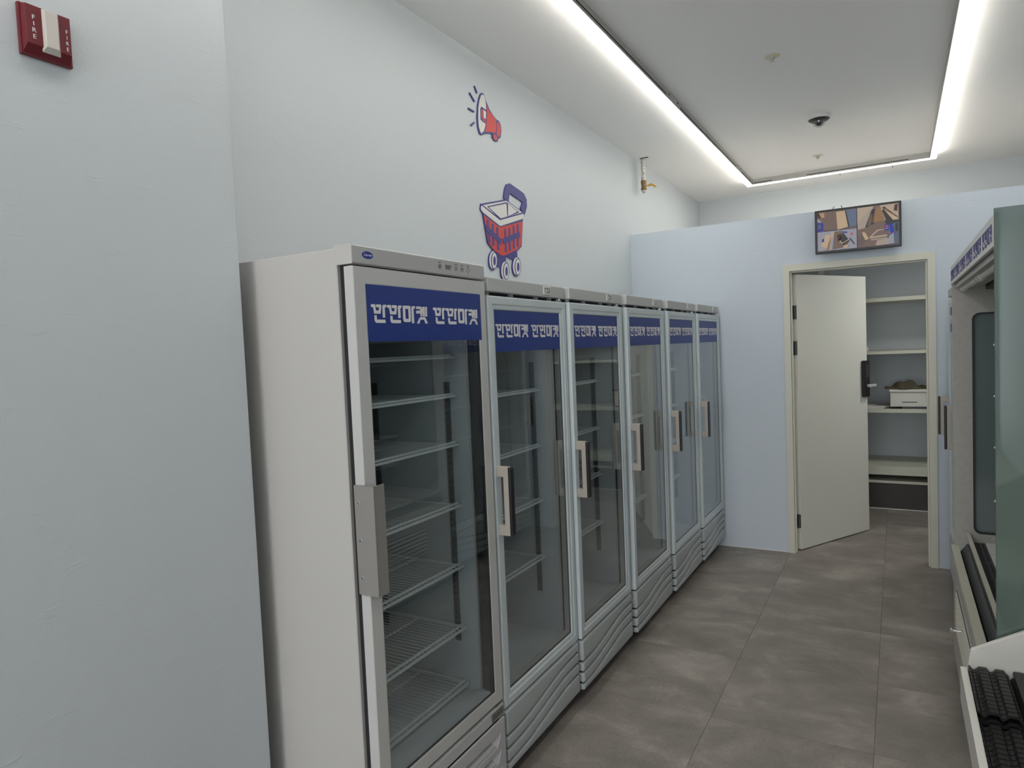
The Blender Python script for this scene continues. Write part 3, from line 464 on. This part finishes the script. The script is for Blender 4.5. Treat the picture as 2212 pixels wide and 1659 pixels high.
SR(8, 1, .505, .995, .005, .49); SP(9, 2, (.64, .22), (.74, .40), (.86, .44), (.86, .40), (.75, .37), (.68, .25)); SP(9, 2, (.65, .24), (.86, .26), (.86, .22), (.66, .20)); SP(7, 2, (.66, .18), (.86, .19), (.86, .16), (.67, .15)); SP(10, 2, (.505, .20), (.56, .36), (.64, .20), (.56, .03), (.505, .05)); SP(2, 3, (.56, .38), (.60, .36), (.64, .20), (.60, .17), (.57, .30)); SP(7, 3, (.74, .14), (.88, .16), (.87, .02), (.72, .01))
SP(13, 2, (.84, .49), (.995, .54), (.995, .01), (.87, .01)); SP(4, 3, (.88, .53), (.92, .53), (.95, .25), (.91, .20)); SP(12, 4, (.88, .20), (.935, .30), (.94, .03), (.87, .02)); SR(4, 4, .83, .88, .36, .50); SR(11, 5, .838, .872, .44, .485); SR(12, 5, .838, .872, .40, .42); SP(11, 5, (.875, .30), (.90, .31), (.90, .27), (.88, .26)); SP(5, 4, (.955, .52), (.99, .5), (.985, .28), (.955, .35))
s.add(sm, 'screen', scm, label='lit screen split into four camera views')
s.add(MB().tube([(-.372 + .004 * i, y + .012, 2.438 + z) for i, z in enumerate((0, .010, .017, .016))], .0025, 6), 'cable', M_blk)
s.add(MB().tube([(-.322 + .003 * i, y + .012, 2.438 + z) for i, z in enumerate((.018, .017, .008, 0))], .0025, 6), 'cable', M_blk)
# ================================================================ STORAGE SHELVES (behind the partition)
SY = 6.84
s = Thing('storage_shelving', (-.3, 7.15, 0), 'cream shelving across the back of the storage room, seen through the open door', 'shelves')
for z0, z1 in ((1.862, 1.897), (1.395, 1.423), (.872, .905), (.312, .392)):
    s.add(MB().box(XL + .01, XR - .02, SY, YB - .01, z0, z1), 'shelf_board', M_shel, bevel=.002)
s.add(MB().box(XL + .01, XR - .02, SY + .02, YB - .01, 0.002, .236), 'plinth', M_brn, label='dark brown plinth box')
s.add(MB().box(XL + .01, XR - .02, SY + .012, YB - .01, .236, .257), 'plinth_top', M_shel)
s.add(MB().box(XL + .01, XR - .02, SY + .012, SY + .022, 0, .006), 'plinth_edge', M_white)
for x in (-.625, 1.0, -1.7):
    s.add(MB().box(x, x + .045, SY + .015, SY + .055, .257, 2.24), 'upright', M_shel, bevel=.002)
s.add(MB().box(-.572, -.538, SY + .03, SY + .06, .40, 2.23), 'cable_duct', M_alu)
# white box with lid, cloth and papers on the third board
s = Thing('storage_box', (.09, 7.0, .905), 'ivory plastic box with a slot handle standing on the storage shelf', 'box')
s.add(MB().box(-.062, .235, SY + .02, SY + .42, .925, 1.052), 'body', M_box, bevel=.006)
s.add(MB().box(-.070, .243, SY + .012, SY + .43, 1.053, 1.080), 'lid', M_box, bevel=.006)
s.add(MB().box(.030, .145, SY + .0185, SY + .0202, .962, .970), 'slot_handle', M_std)
s.add(MB().box(.03, .235, SY + .03, SY + .42, .906, .925), 'foot', M_blk2)
s = Thing('papers', (-.15, 6.95, .905), 'loose white papers lying on the storage shelf beside the box', 'papers')
for i in range(5):
    a = .1 * i; cx, cy = -.215 + .006 * i, SY + .13 + .01 * i
    pts = [(cx + u * math.cos(a) - v * math.sin(a), cy + u * math.sin(a) + v * math.cos(a)) for u, v in ((-.10, -.1), (.10, -.1), (.10, .1), (-.10, .1))]
    s.add(MB().prism(pts, 'z', .9056 + .0042 * i, .9090 + .0042 * i), 'sheet', M_paper)
cl = MB(); nx, ny = 26, 12
for i in range(nx + 1):
    for j in range(ny + 1):
        u, v = i / nx, j / ny
        x = -.105 + .36 * u; yy = SY + .02 + .30 * v
        z = 1.083 + .055 * math.sin(PI * min(1, u * 1.25)) * math.sin(PI * v) * (1 + .35 * math.sin(9 * u + 5 * v)) + .012 * math.sin(21 * u + 3 * v) * (v > .02)
        if u < .2: z = 1.083 + (z - 1.083) * (u / .2)
        cl.v.append((x, yy + .02 * math.sin(11 * u), max(1.0815, z)))
for i in range(nx):
    for j in range(ny):
        a = i * (ny + 1) + j; cl.f.append((a, a + 1, a + ny + 2, a + ny + 1)); cl.mi.append(0)
o = cl.build('folded_cloth', M_cloth, smooth=True); o['label'] = 'crumpled olive brown cloth lying on top of the ivory box'; o['category'] = 'cloth'
md = o.modifiers.new('s', 'SOLIDIFY'); md.thickness = .004; md.offset = 1
s = Thing('paper_bundle', (-.235, 7.0, 1.423), 'small cream bundle on the storage shelf by the door leaf edge', 'bundle')
s.add(MB().box(-.33, -.228, SY + .05, SY + .2, 1.424, 1.462), 'bundle', M_paper, bevel=.01)
# ================================================================ WALL STICKER (cut-out boards; the printed figure is left out)
def sticker(name, items, label, cat, dx=.006):
    xs_ = [p[0] for c, g_ in items for p in g_]; zs_ = [p[1] for c, g_ in items for p in g_]
    s = Thing(name, (XL, sum(xs_) / len(xs_), min(zs_)), label, cat)
    mm = {'b': M_sb, 'w': M_sw, 'r': M_sr}; nm = {'b': 'blue_print', 'w': 'white_print', 'r': 'red_print'}
    for c, g_ in items:
        lv_ = int(c[1]); m_ = MB().prism(g_, 'x', XL + .0005 + (dx if lv_ > 2 else 0), XL + dx + .0007 * lv_)
        s.add(m_, nm[c[0]], mm[c[0]])
    return s
mega = [it for it in STK[:STK_SPLIT]]
sticker('megaphone_sticker', mega, 'red and blue cut-out sticker of a megaphone with sound dashes high on the wall', 'sticker')
sticker('basket_sticker', STK[STK_SPLIT:], 'red and blue cut-out sticker of a wheeled shopping basket on the wall above the freezers', 'sticker')
# ================================================================ FREEZERS
def wire_shelf(w, d, th=.0022, pitch=.021):
    m_ = MB()
    m_.box(-.006, 0, 0, w, -.004, .003); m_.box(-.020, -.014, 0, w, .004, .010)      # double front rail
    m_.box(-d, -d + .005, 0, w, -.002, .004); m_.box(-d * .5 - .003, -d * .5 + .003, 0, w, -.006, -.001)
    for yy in (0, w - .005): m_.box(-d, 0, yy, yy + .005, -.003, .003)
    n = int(w / pitch)
    for i in range(1, n): 
        yy = w * i / n; m_.box(-d, -.004, yy - th / 2, yy + th / 2, .001, .001 + th)
    return m_
def upright(x, yy, z0, z1, side):
    m_ = MB(); m_.box(x - .011, x + .011, yy if side > 0 else yy - .006, yy + .006 if side > 0 else yy, z0, z1); return m_
def holes(x, yy, z0, z1, side):
    m_ = MB(); z = z0 + .012
    while z < z1 - .01:
        f = yy + .0062 * side; m_.box(x - .004, x + .004, min(f, f + .0006 * side), max(f, f + .0006 * side), z, z + .006); z += .022
    return m_
def cabinet(root, W, top, z0, zmach, case, liner, D=.62, xf=-.05):
    m_ = MB(); t_ = .045
    m_.box(-D, xf, 0, t_, z0, top); m_.box(-D, xf, W - t_, W, z0, top)
    m_.box(-D, -D + .04, t_, W - t_, z0, top); m_.box(-D + .04, xf, t_, W - t_, top - .05, top)
    m_.box(-D + .04, xf, t_, W - t_, z0, zmach)
    m_.build('cabinet', case, root, bevel=.002, seg=1)
    l = MB(); a = t_ ; e = .003
    l.box(-D + .04, xf - .004, a, a + e, zmach, top - .05); l.box(-D + .04, xf - .004, W - a - e, W - a, zmach, top - .05)
    l.box(-D + .04, -D + .04 + e, a + e, W - a - e, zmach, top - .05); l.box(-D + .04, xf - .004, a + e, W - a - e, top - .05 - e, top - .05); l.box(-D + .04, xf - .004, a + e, W - a - e, zmach, zmach + e)
    l.build('liner', liner, root)
    g_ = MB(); g_.frame(.012, W - .012, z0 + .012 if z0 > .2 else zmach - .06, top - .02, [(0, xf), (0, xf + .016), (.026, xf + .016), (.026, xf)])
    g_.build('gasket', M_rub, root)
def make_upright_freezer():
    W = .628
    r = bpy.data.objects.new('upright_freezer', None); COL.objects.link(r)
    cabinet(r, W, 1.822, .295, .345, M_caseB, M_liner)
    MB().box(-.60, -.07, .004, W - .004, .065, .294).build('machine_compartment', M_blk2, r)
    # door
    pr = [(0, -.034), (0, -.005), (.0015, -.0015), (.005, 0), (.028, 0), (.031, -.0025), (.033, -.0035), (.046, -.0045), (.049, -.009), (.049, -.034)]
    pr2 = [((d_, d_ * (.070 / .049)), x) for d_, x in pr]
    dz0, dz1 = .306, 1.768
    m_ = MB(); m_.frame(0, W, dz0, dz1, pr)
    dr = m_.build('door', M_dB, r)
    MB().frame(.049, W - .049, dz0 + .049, dz1 - .049, [(0, -.033), (0, -.010), (.004, -.010), (.006, -.033)]).build('glazing_bead', M_blk2, dr)
    MB().frame(.055, W - .055, dz0 + .055, dz1 - .055, [(0, -.032), (0, -.0135), (.006, -.0135), (.006, -.032)]).build('spacer', M_alu, dr)
    MB().box(-.0130, -.0100, .049, W - .049, dz0 + .049, dz1 - .049).build('glass_pane', M_glass, dr)
    sg = MB().box(-.0098, -.0088, .052, W - .052, 1.571, 1.7185).build('sign_panel', M_blue, dr, label='blue sign panel with white shop lettering')
    for k_ in range(2): words(MB(), -.0087, .060 + .2665 * k_, 1.6215, .0495, 1, 0).build('lettering', M_wht, dr, label='white shop lettering')
    # handle
    hp = [(.0, .930), (.046, .930), (.046, 1.172), (.0, 1.172), (.0, 1.136), (.026, 1.136), (.026, .966), (.0, .966)]
    hd = MB().prism(hp, 'y', .008, .030).build('handle', M_hndl, dr, bevel=.002, label='taupe bracket handle')
    MB().box(.046, .058, .007, .031, .931, 1.171).build('grip', M_blk, dr, bevel=.005, seg=3, label='black grip strip on the handle')
    MB().box(-.030, -.010, W - .07, W - .02, 1.769, 1.777).tube([(-.016, W - .03, 1.765), (-.016, W - .03, 1.79)], .005, 8).build('hinge', M_chr, r)
    MB().box(-.05, -.004, W - .06, W - .012, .298, .304).tube([(-.02, W - .02, .298), (-.02, W - .02, .308)], .005, 8).build('hinge', M_chr, r)
    # header
    MB().box(-.060, -.001, .007, W - .012, 1.782, 1.831).build('header', M_hdr, r, bevel=.004, seg=2)
    for yy in (.03, .20, .40, .52): MB().box(-.046, -.020, yy, yy + .014, 1.771, 1.783).build('header_clip', M_gril, r)
    th = MB().box(-.001, .0035, .424, .484, 1.790, 1.824).build('thermostat', M_white, r, bevel=.002, label='white square thermometer display')
    MB().box(.0035, .0042, .433, .475, 1.797, 1.818).build('display', M_lcd, th)
    MB().box(.0042, .0046, .436, .452, 1.799, 1.814).box(.0042, .0046, .458, .466, 1.801, 1.816).build('digits', M_paper, th)
    # wavy grille
    def wv(z, tt_):
        q_ = min(1, max(0, (tt_ - .12) / .76)); return z + .050 * (q_ * q_ * (3 - 2 * q_))
    N = 26; r_ = .0065
    ys_ = [.004, .0052, .0075, .0105, .0135] + [.0135 + (W - .027) * i / N for i in range(1, N)] + [W - .0135, W - .0105, W - .0075, W - .0052, W - .004]
    def band(lo, hi, nm):
        m_ = MB(); K = 0
        for yy in ys_:
            a = yy / W; d_ = min(yy - .004, W - .004 - yy); q_ = max(0, 1 - d_ / r_)
            xf = .003 - r_ * (1 - math.sqrt(max(0, 1 - q_ * q_))); zl, zh = lo(a), hi(a); rr_ = min(r_, (zh - zl) * .45)
            ring_ = [(-.034, zl)] + [(xf - rr_ + rr_ * math.sin(t), zl + rr_ - rr_ * math.cos(t)) for t in (0, .4, .8, 1.2, PI / 2)] + [(xf - rr_ + rr_ * math.cos(t), zh - rr_ + rr_ * math.sin(t)) for t in (0, .4, .8, 1.2, PI / 2)] + [(-.034, zh)]
            K = len(ring_); m_.v += [(x, yy, z) for x, z in ring_]
        n_ = len(ys_)
        for i in range(n_ - 1):
            for k_ in range(K):
                k2 = (k_ + 1) % K; m_.f.append((i * K + k_, i * K + k2, (i + 1) * K + k2, (i + 1) * K + k_)); m_.mi.append(0)
        m_.f += [tuple(range(K)), tuple((n_ - 1) * K + k_ for k_ in reversed(range(K)))]; m_.mi += [0, 0]
        m_.build(nm, M_gril, r, smooth=True)
    g_ = .0055
    band(lambda a: wv(.203, a) + g_, lambda a: .295, 'grille_panel')
    band(lambda a: wv(.156, a) + g_, lambda a: wv(.203, a) - g_, 'grille_slat')
    band(lambda a: wv(.107, a) + g_, lambda a: wv(.156, a) - g_, 'grille_slat')
    band(lambda a: .078, lambda a: wv(.107, a) - g_, 'grille_slat')
    MB().box(-.06, -.016, .010, W - .010, .084, .288).build('grille_backing', M_slot, r)
    ck = MB()
    for z in (.203, .156, .107):
        for tt_ in (.33, .62): ck.box(-.03, -.003, .004 + W * tt_, .010 + W * tt_, wv(z, tt_) - .009, wv(z, tt_) + .009)
    ck.build('grille_clip', M_gril, r)
    for x in (-.10, -.55):
        for yy in (.06, W - .06): MB().lathe([(0, 0), (.022, 0), (.022, .012), (.012, .018), (.012, .068), (0, .068)], (x, yy, 0), 14).build('foot', M_blk, r)
    # interior
    sh = None
    for z in (1.40, 1.16, .925, .677):
        if sh is None: sh = off(wire_shelf(W - .110, .42), -.112, .055, 0).build('wire_shelf', M_wire, r); base = sh
        else: sh = link('wire_shelf', base.data, r)
        sh.location = (0, 0, z)
    for x in (-.15, -.47):
        u = upright(x, .0485, .52, 1.52, 1).build('shelf_upright', M_std, r); holes(x, .0485, .52, 1.52, 1).build('slot', M_slot, u)
        u = upright(x, W - .0485, .52, 1.52, -1).build('shelf_upright', M_std, r); holes(x, W - .0485, .52, 1.52, -1).build('slot', M_slot, u)
    return r
proto = make_upright_freezer()
index_children()
G = 'matching cool-grey upright glass-door freezers'
spec = [
 (-1.219, 1.976, 0, 'cool-grey upright glass-door freezer right beside the larger silver freezer'),
 (-1.205, 2.612, 0, 'cool-grey upright glass-door freezer, second of the five matching ones from the silver freezer'),
 (-1.190, 3.268, 0, 'cool-grey upright glass-door freezer in the middle of the left row of five matching ones'),
 (-1.176, 3.925, 0, 'cool-grey upright glass-door freezer, second of the left row from the far partition'),
 (-1.162, 4.563, 0, 'cool-grey upright glass-door freezer at the far end of the left row against the partition'),
 (.275, 5.000, PI, 'upright freezer on the right side nearest the partition, seen edge-on beside the door casing'),
 (.275, 4.365, PI, 'upright freezer on the right side just behind the open display cooler, seen edge-on')]
for i, (x, y, rz, lb) in enumerate(spec):
    o = proto if i == 0 else copy_tree(proto)
    o.location = (x, y, 0); o.rotation_euler = (0, 0, rz); o['label'] = lb; o['category'] = 'freezer'
    o['group'] = G
# ---- the larger silver freezer in front
XF, YF, W = -1.218, 1.319, .641
r = Thing('display_freezer', (XF, YF, 0), 'tall silver-white display freezer with a wide handle plate, nearest the viewer', 'freezer').o
cabinet(r, W, 1.862, .345, .385, M_case, M_liner, D=.62, xf=-.055)
MB().box(-.62, -.058, 0, W, .02, .344).build('machine_compartment', M_case, r, bevel=.002, seg=1)
pr = [(0, -.031), (0, -.002), (.002, 0), (.042, 0), (.046, -.0008), (.046, -.031)]
m_ = MB().frame(0, W, .353, 1.812, pr); dr = m_.build('door', M_dA, r)
MB().frame(.046, W - .046, .399, 1.766, [(0, -.030), (0, -.003), (.003, -.003), (.004, -.030)]).build('glazing_bead', M_rub, dr)
for a_, b_ in ((.050, .054), (W - .066, W - .050)): MB().box(-.030, -.0085, a_, b_, .405, 1.760).build('spacer', M_rub, dr)
MB().box(-.030, -.0085, .054, W - .066, .4025, .409).build('spacer', M_liner, dr)
MB().box(-.060, -.031, .046, W - .046, .386, .402).build('inner_sill', M_liner, r)
MB().box(-.0050, -.0020, .046, W - .046, .399, 1.766).build('glass_pane', M_glass, dr)
MB().box(.0002, .0009, .046, .607, 1.6145, 1.767).build('sign_panel', M_blue, dr, label='blue sign panel with white shop lettering')
for k_ in range(2): words(MB(), .0010, 1.3795 - YF + .277 * k_, 1.6645, .0510, 1, 0).build('lettering', M_wht, dr, label='white shop lettering')
# bent plate handle
hp = MB(); hp.box(-.033, .036, -.0065, -.0040, .944, 1.238); hp.box(.0335, .036, -.0065, .036, .944, 1.238)
hd = hp.build('handle_plate', M_hndA, dr, bevel=.0009, seg=1, label='taupe bent steel handle plate')
for z in (1.192, 1.091, .990): MB().tube([(-.017, -.0064, z), (-.017, -.0085, z), (-.017, -.0092, z)], [.0058, .0058, .0035], 14).tube([(-.017, -.0091, z), (-.017, -.0096, z)], .0022, 6, mi=1).build('screw', [M_chr, M_slot], dr, label='chrome screw')
# header
hd = MB(); hd.prism([(-.062, 1.870), (-.004, 1.868), (0, 1.864), (0, 1.820), (-.006, 1.817), (-.062, 1.817)], 'y', 0, W); header = hd.build('header', M_hdrA, r, bevel=.0008, seg=1)
MB().box(-.062, -.0005, -.0012, -.0002, 1.8175, 1.8695).build('header_end_cap', M_case, r)
ov = [(.0590 + .0215 * math.cos(a), 1.8435 + .0100 * math.sin(a)) for a in [i * PI / 14 for i in range(28)]]
MB().prism(ov, 'x', .0001, .0008).build('logo_badge', M_logo, header, label='blue oval maker badge with white script')
text_mb('Carrier', .0105, (.0009, .0590, 1.8436), .0004, shear=.35, sx=1.08).build('badge_lettering', M_wht, header)
def ring(yc, z, r0, r1, n=20):
    m_ = MB(); m_.prism([[(yc + r1 * math.cos(2 * PI * i / n), z + r1 * math.sin(2 * PI * i / n)) for i in range(n)], [(yc + r0 * math.cos(2 * PI * i / n), z + r0 * math.sin(2 * PI * i / n)) for i in range(n)]], 'x', .0001, .0006); return m_
zb = 1.8425
for yc, lab in ((.385, 0), (.473, 1), (.507, 2), (.542, 3)):
    m_ = ring(yc, zb, .0070, .0080)
    if lab == 0: m_.box(.0001, .0006, yc - .0025, yc + .0025, zb - .004, zb + .004)
    if lab == 1: m_.prism([(yc - .004, zb - .002), (yc, zb + .003), (yc + .004, zb - .002), (yc + .003, zb - .003), (yc, zb + .001), (yc - .003, zb - .003)], 'x', .0001, .0006)
    if lab == 2: m_.prism([(yc - .005, zb), (yc, zb + .004), (yc + .005, zb)], 'x', .0001, .0006); m_.box(.0001, .0006, yc - .004, yc + .004, zb - .003, zb - .002)
    if lab == 3: m_.box(.0001, .0006, yc - .003, yc + .003, zb - .0165, zb - .0145)
    for u in (-.006, -.002, .002, .0055): m_.box(.0001, .0006, yc + u - .0013, yc + u + .0013, zb + .0115, zb + .0138)
    m_.build('button', M_ink, header, label='printed round control button')
MB().box(.0001, .0010, .414, .442, 1.8365, 1.8495).build('display', M_lcd, header, label='grey temperature display')
MB().box(.0001, .0006, .447, .450, 1.845, 1.849).build('degree_mark', M_ink, header)
# lower grille
MB().box(-.056, .001, 0, W, .300, .340).build('grille_rail', M_grilA, r, bevel=.003)
MB().box(.0012, .0018, W - .080, W - .004, .305, .334).build('name_plate', M_lcd, r, label='grey name plate reading Freezer')
text_mb('Freezer', .021, (.0019, W - .042, .3195), .0004, shear=.2).build('plate_lettering', M_ink, r)
outer = [(.0, .045), (W, .045), (W, .292), (0, .292)]
holes_ = []
for z in (.225, .165, .105): holes_.append([(.07, z - .018), (W - .055, z - .018), (W - .030, z + .022), (.045, z + .022)])
gp = MB().prism([outer] + holes_, 'x', -.004, .004); gp.build('grille_panel', M_grilA, r, bevel=.0012, seg=1)
for h_ in holes_:
    m_ = MB(); a, b_, c, d_ = [(p[0], p[1]) for p in h_]
    A0 = [(-.004, *a), (-.004, *b_), (-.004, *c), (-.004, *d_)]
    m_.quad((-.004, *a), (-.004, *b_), (-.036, b_[0] - .02, c[1] - .004), (-.036, a[0] + .02, c[1] - .004)); m_.quad((-.004, *b_), (-.004, *c), (-.036, b_[0] - .02, c[1] - .004)); m_.quad((-.004, *a), (-.036, a[0] + .02, c[1] - .004), (-.004, *d_))
    m_.quad((-.004, *d_), (-.036, a[0] + .02, c[1] - .004), (-.036, b_[0] - .02, c[1] - .004), (-.004, *c))
    m_.build('louvre', M_grilA, r)
MB().box(-.057, -.037, .02, W - .02, .05, .29).build('grille_backing', M_slot, r)
MB().box(-.03, .0, W - .045, W - .012, .342, .346).tube([(-.014, W - .022, .340), (-.014, W - .022, .354)], .005, 8).build('hinge', M_chr, r)
base = None
for z in (1.560, 1.427, 1.259, 1.046, .833, .615, .415):
    if base is None: base = off(wire_shelf(W - .106, .43, .0024, .0195), -.100, .053, 0).build('wire_shelf', M_wire, r); sh = base
    else: sh = link('wire_shelf', base.data, r)
    sh.location = (0, 0, z)
for x in (-.142, -.47):
    for yy, sd in ((.0485, 1), (W - .0485, -1)):
        u = upright(x, yy, .56, 1.475, sd).build('shelf_upright', M_std, r); holes(x, yy, .56, 1.475, sd).build('slot', M_slot, u)
fn = MB()
for rr in (.035, .055, .075, .095): fn.tube([(-.24 + rr * math.cos(2 * PI * i / 28), .17 + rr * math.sin(2 * PI * i / 28), 1.60) for i in range(29)], .0018, 5)
for i in range(6): fn.tube([(-.24, .17, 1.60), (-.24 + .097 * math.cos(i * PI / 3), .17 + .097 * math.sin(i * PI / 3), 1.60)], .0018, 5)
fn.build('fan_guard', M_alu, r)
MB().box(-.50, -.10, .06, W - .06, 1.62, 1.80).build('evaporator_cover', M_liner, r, bevel=.01)
MB().lathe([(0, 0), (.10, 0), (.10, -.004), (0, -.004)], (-.24, .17, 1.621), 24).build('fan_opening', M_slot, r)
# ================================================================ OPEN DISPLAY COOLER (right)
CY0, CY1 = 2.118, 3.715
t = Thing('open_display_cooler', (.62, 2.9, 0), 'open-front display cooler with green glass end and lettered canopy on the right', 'cooler')
t.add(MB().box(.235, 1.06, CY0 + .01, CY1 - .02, .05, .553), 'base_cabinet', M_beige)
t.add(MB().box(.30, 1.05, CY0 + .03, CY1 - .04, .0, .05), 'kick_plate', M_blk)
t.add(MB().box(.216, .235, CY0, CY1, .055, .552), 'front_panel', M_beige, bevel=.003)
t.add(MB().box(.208, .237, CY0, CY1 - .012, .553, .577), 'bumper', M_lip, bevel=.002)
t.add(MB().box(.2375, .262, CY0 + .01, CY1 - .03, .545, .5535), 'air_slot', M_slot)
t.add(MB().prism([(.248, .553), (.272, .590), (.268, .592), (.244, .556)], 'y', CY0 + .01, CY1 - .03), 'return_grille', M_blk2)
t.add(MB().box(.2705, .2765, CY0 + .01, CY1 - .025, .555, .634), 'low_glass', M_cg, label='low clear glass')
t.add(MB().box(.266, .281, CY0 + .01, CY1 - .020, .634, .643), 'glass_rail', M_lip, bevel=.001)
for i in range(5):
    a = CY0 + .014 + i * .3125
    p_ = t.add(MB().box(.283, .335, a, a + .3095, .585, .600), 'deck_panel', M_blk2, label='grey perforated strip')
    for k_ in range(3):
        t.add(MB().box(.290 + .016 * k_, .296 + .016 * k_, a + .02, a + .29, .6001, .6008), 'slot', M_slot, parent=p_)
for i in range(8):
    a = CY0 + .014 + i * .1955
    t.add(MB().box(.338, .975, a, a + .190, .588, .603), 'deck_panel', M_white, label='white deck panel')
# far end wall with rounded window
def rr(y0, y1, z0, z1, r_, n=5):
    pts = []
    for cx, cz, a0 in ((y1 - r_, z1 - r_, 0), (y0 + r_, z1 - r_, PI / 2), (y0 + r_, z0 + r_, PI), (y1 - r_, z0 + r_, 3 * PI / 2)):
        for i in range(n + 1): pts.append((cx + r_ * math.cos(a0 + i * PI / 2 / n), cz + r_ * math.sin(a0 + i * PI / 2 / n)))
    return pts
t.add(MB().prism([[(.220, .577), (1.05, .577), (1.05, 1.79), (.220, 1.79)], rr(.300, .97, .648, 1.648, .025)], 'y', 3.692, 3.715), 'far_end_panel', M_beige)
t.add(MB().prism([rr(.294, .976, .642, 1.654, .03), rr(.302, .968, .650, 1.646, .024)], 'y', 3.688, 3.693), 'window_gasket', M_rub)
t.add(MB().prism(rr(.298, .972, .646, 1.650, .027), 'y', 3.700, 3.706), 'window_glass', M_gg2, label='dark teal window glass')
t.add(MB().box(1.0, 1.06, CY0 + .01, 3.690, .603, 1.79), 'rear_wall', M_liner)
t.add(MB().box(.224, 1.06, CY0 + .01, CY1, 1.792, 1.866), 'canopy', M_beige)
fa = MB().box(.216, .224, CY0 + .006, CY1, 1.788, 1.869); fas = t.add(fa, 'fascia', M_white, bevel=.001, seg=1)

for k_ in range(6): t.add(words(MB(), .2158, 3.688 - .261 * k_, 1.8015, .0475, 1, 0, sgn=-1), 'lettering', M_sb, parent=fas, label='blue shop lettering')
t.add(MB().box(.232, .33, CY0 + .02, 3.69, 1.770, 1.791), 'lamp_channel', M_alu)
for a, b_ in ((2.20, 2.90), (2.98, 3.655)):
    l_ = t.add(MB().tube([(.262, a, 1.765), (.262, b_, 1.765)], .013, 14), 'lamp_tube', M_white, smooth=True, label='unlit white lamp tube')
    for e_ in (a + .005, b_ - .005): t.add(MB().tube([(.262, e_ - .017, 1.765), (.262, e_ + .017, 1.765)], .0155, 14), 'lamp_cap', M_alu, parent=l_)
t.add(MB().box(.345, .42, CY0 + .03, 3.68, 1.755, 1.791), 'air_outlet', M_blk2)
t.add(MB().box(.216, 1.03, CY0 - .008, CY0 - .001, .577, 1.883), 'end_glass', M_gg, bevel=.0015, seg=1, label='green frosted end glass')
for z in (1.535, 1.402, 1.268, 1.127):
    t.add(MB().prism([(.214, z), (.226, z + .016), (.245, z + .016), (.245, z - .012), (.226, z - .008)], 'y', 2.122, 2.130), 'glass_clip', M_white, bevel=.001, seg=1)
# shelves behind the end glass
for z in (1.50, 1.25, 1.0, .80):
    t.add(MB().box(.62, 1.0, CY0 + .02, 3.68, z, z + .012), 'cooler_shelf', M_liner)
# louvred vent in the front panel
t.add(MB().box(.2115, .216, 2.40, 3.44, .275, .465), 'vent_frame', M_beige, bevel=.001, seg=1)
for k_ in range(7):
    z = .288 + .025 * k_
    t.add(MB().prism([(.2115, z + .012), (.2045, z), (.2045, z + .003), (.2115, z + .016)], 'y', 2.42, 3.42), 'vent_slat', M_trim)
t.add(MB().box(.2100, .2114, 2.42, 3.42, .283, .458), 'vent_backing', M_slot)
t.add(MB().tube([(.214, 3.05, .415), (.168, 3.05, .415)], .0045, 8).tube([(.170, 3.038, .415), (.170, 3.062, .415)], .006, 8), 'hook', M_chr, label='small chrome hook')
# ================================================================ DISPLAY RACK (foreground right)
t = Thing('display_rack', (.45, 1.4, 0), 'white metal display rack with black ribbed mats in the near right corner', 'rack')
RY0, RY1 = .55, 2.085
t.add(MB().prism([(.146, .655), (.158, .737), (.80, 1.12), (.80, .05), (.22, .05), (.22, .60)], 'y', RY1, RY1 + .014), 'side_panel', M_rack, bevel=.0015, seg=1)
t.add(MB().prism([(.146, .655), (.158, .737), (.80, 1.12), (.80, .05), (.22, .05), (.22, .60)], 'y', RY0 - .014, RY0), 'side_panel', M_rack, bevel=.0015, seg=1)
t.add(MB().box(.134, .150, RY0, RY1 - .002, .600, .690), 'front_lip', M_rack, bevel=.002)
t.add(MB().box(.150, .80, RY0, RY1, .628, .641), 'shelf_board', M_rack)
t.add(MB().box(.80, .83, RY0 - .014, RY1 + .014, 0, 1.45), 'back_panel', M_rack)
t.add(MB().box(.24, .80, RY0, RY1, .05, .10), 'base_shelf', M_rack)
t.add(MB().box(.26, .80, RY0 + .02, RY1 - .02, 0, .05), 'kick_plate', M_blk2)
def mat_profile(x):
    """ridged cross-section height of a display mat"""
    u = ((x - .200) / .0365) % 1.0
    return .010 * (0 if u < .10 or u > .92 else min(1, (u - .10) / .16, (.92 - u) / .16))
def ribbed_mat(y1, y0, z, label):
    s = Thing('display_mat', (.30, (y0 + y1) / 2, z - .012), label, 'mat', 'ribbed display mats')
    xs_ = [.1515] + [.1515 + .0045 * i for i in range(1, 70)]
    base_ = [(x, z - .017 + mat_profile(x) * .9) for x in xs_]
    poly = base_ + [(xs_[-1], z - .024), (xs_[0], z - .024)]
    s.add(MB().prism(poly, 'y', y0, y1), 'mat_base', M_mat)
    n = int(round((y1 - y0) / .0208)); xr = [x for x in xs_ if x <= .240]
    st = None
    for i in range(n):
        a = y0 + (y1 - y0) * i / n + .0017; b_ = y0 + (y1 - y0) * (i + 1) / n - .0017
        m_ = MB(); top = [(x, z - .0015 + mat_profile(x)) for x in xr]
        m_.prism(top + [(x, zz - .006) for x, zz in reversed(top)], 'y', a, b_)
        s.add(m_, 'rib', M_mat, bevel=.0008, seg=1)
    for k_ in range(6):
        x = .246 + .0365 * k_
        s.add(MB().box(x, x + .024, y0, y1, z - .002, z + .010), 'ridge', M_mat, bevel=.004, seg=2)
    return s
ribbed_mat(2.080, 1.832, .690, 'black ribbed display mat at the far end of the white rack, overlapping the next')
ribbed_mat(1.815, 1.300, .672, 'black ribbed display mat at the near end of the white rack, lower right corner')
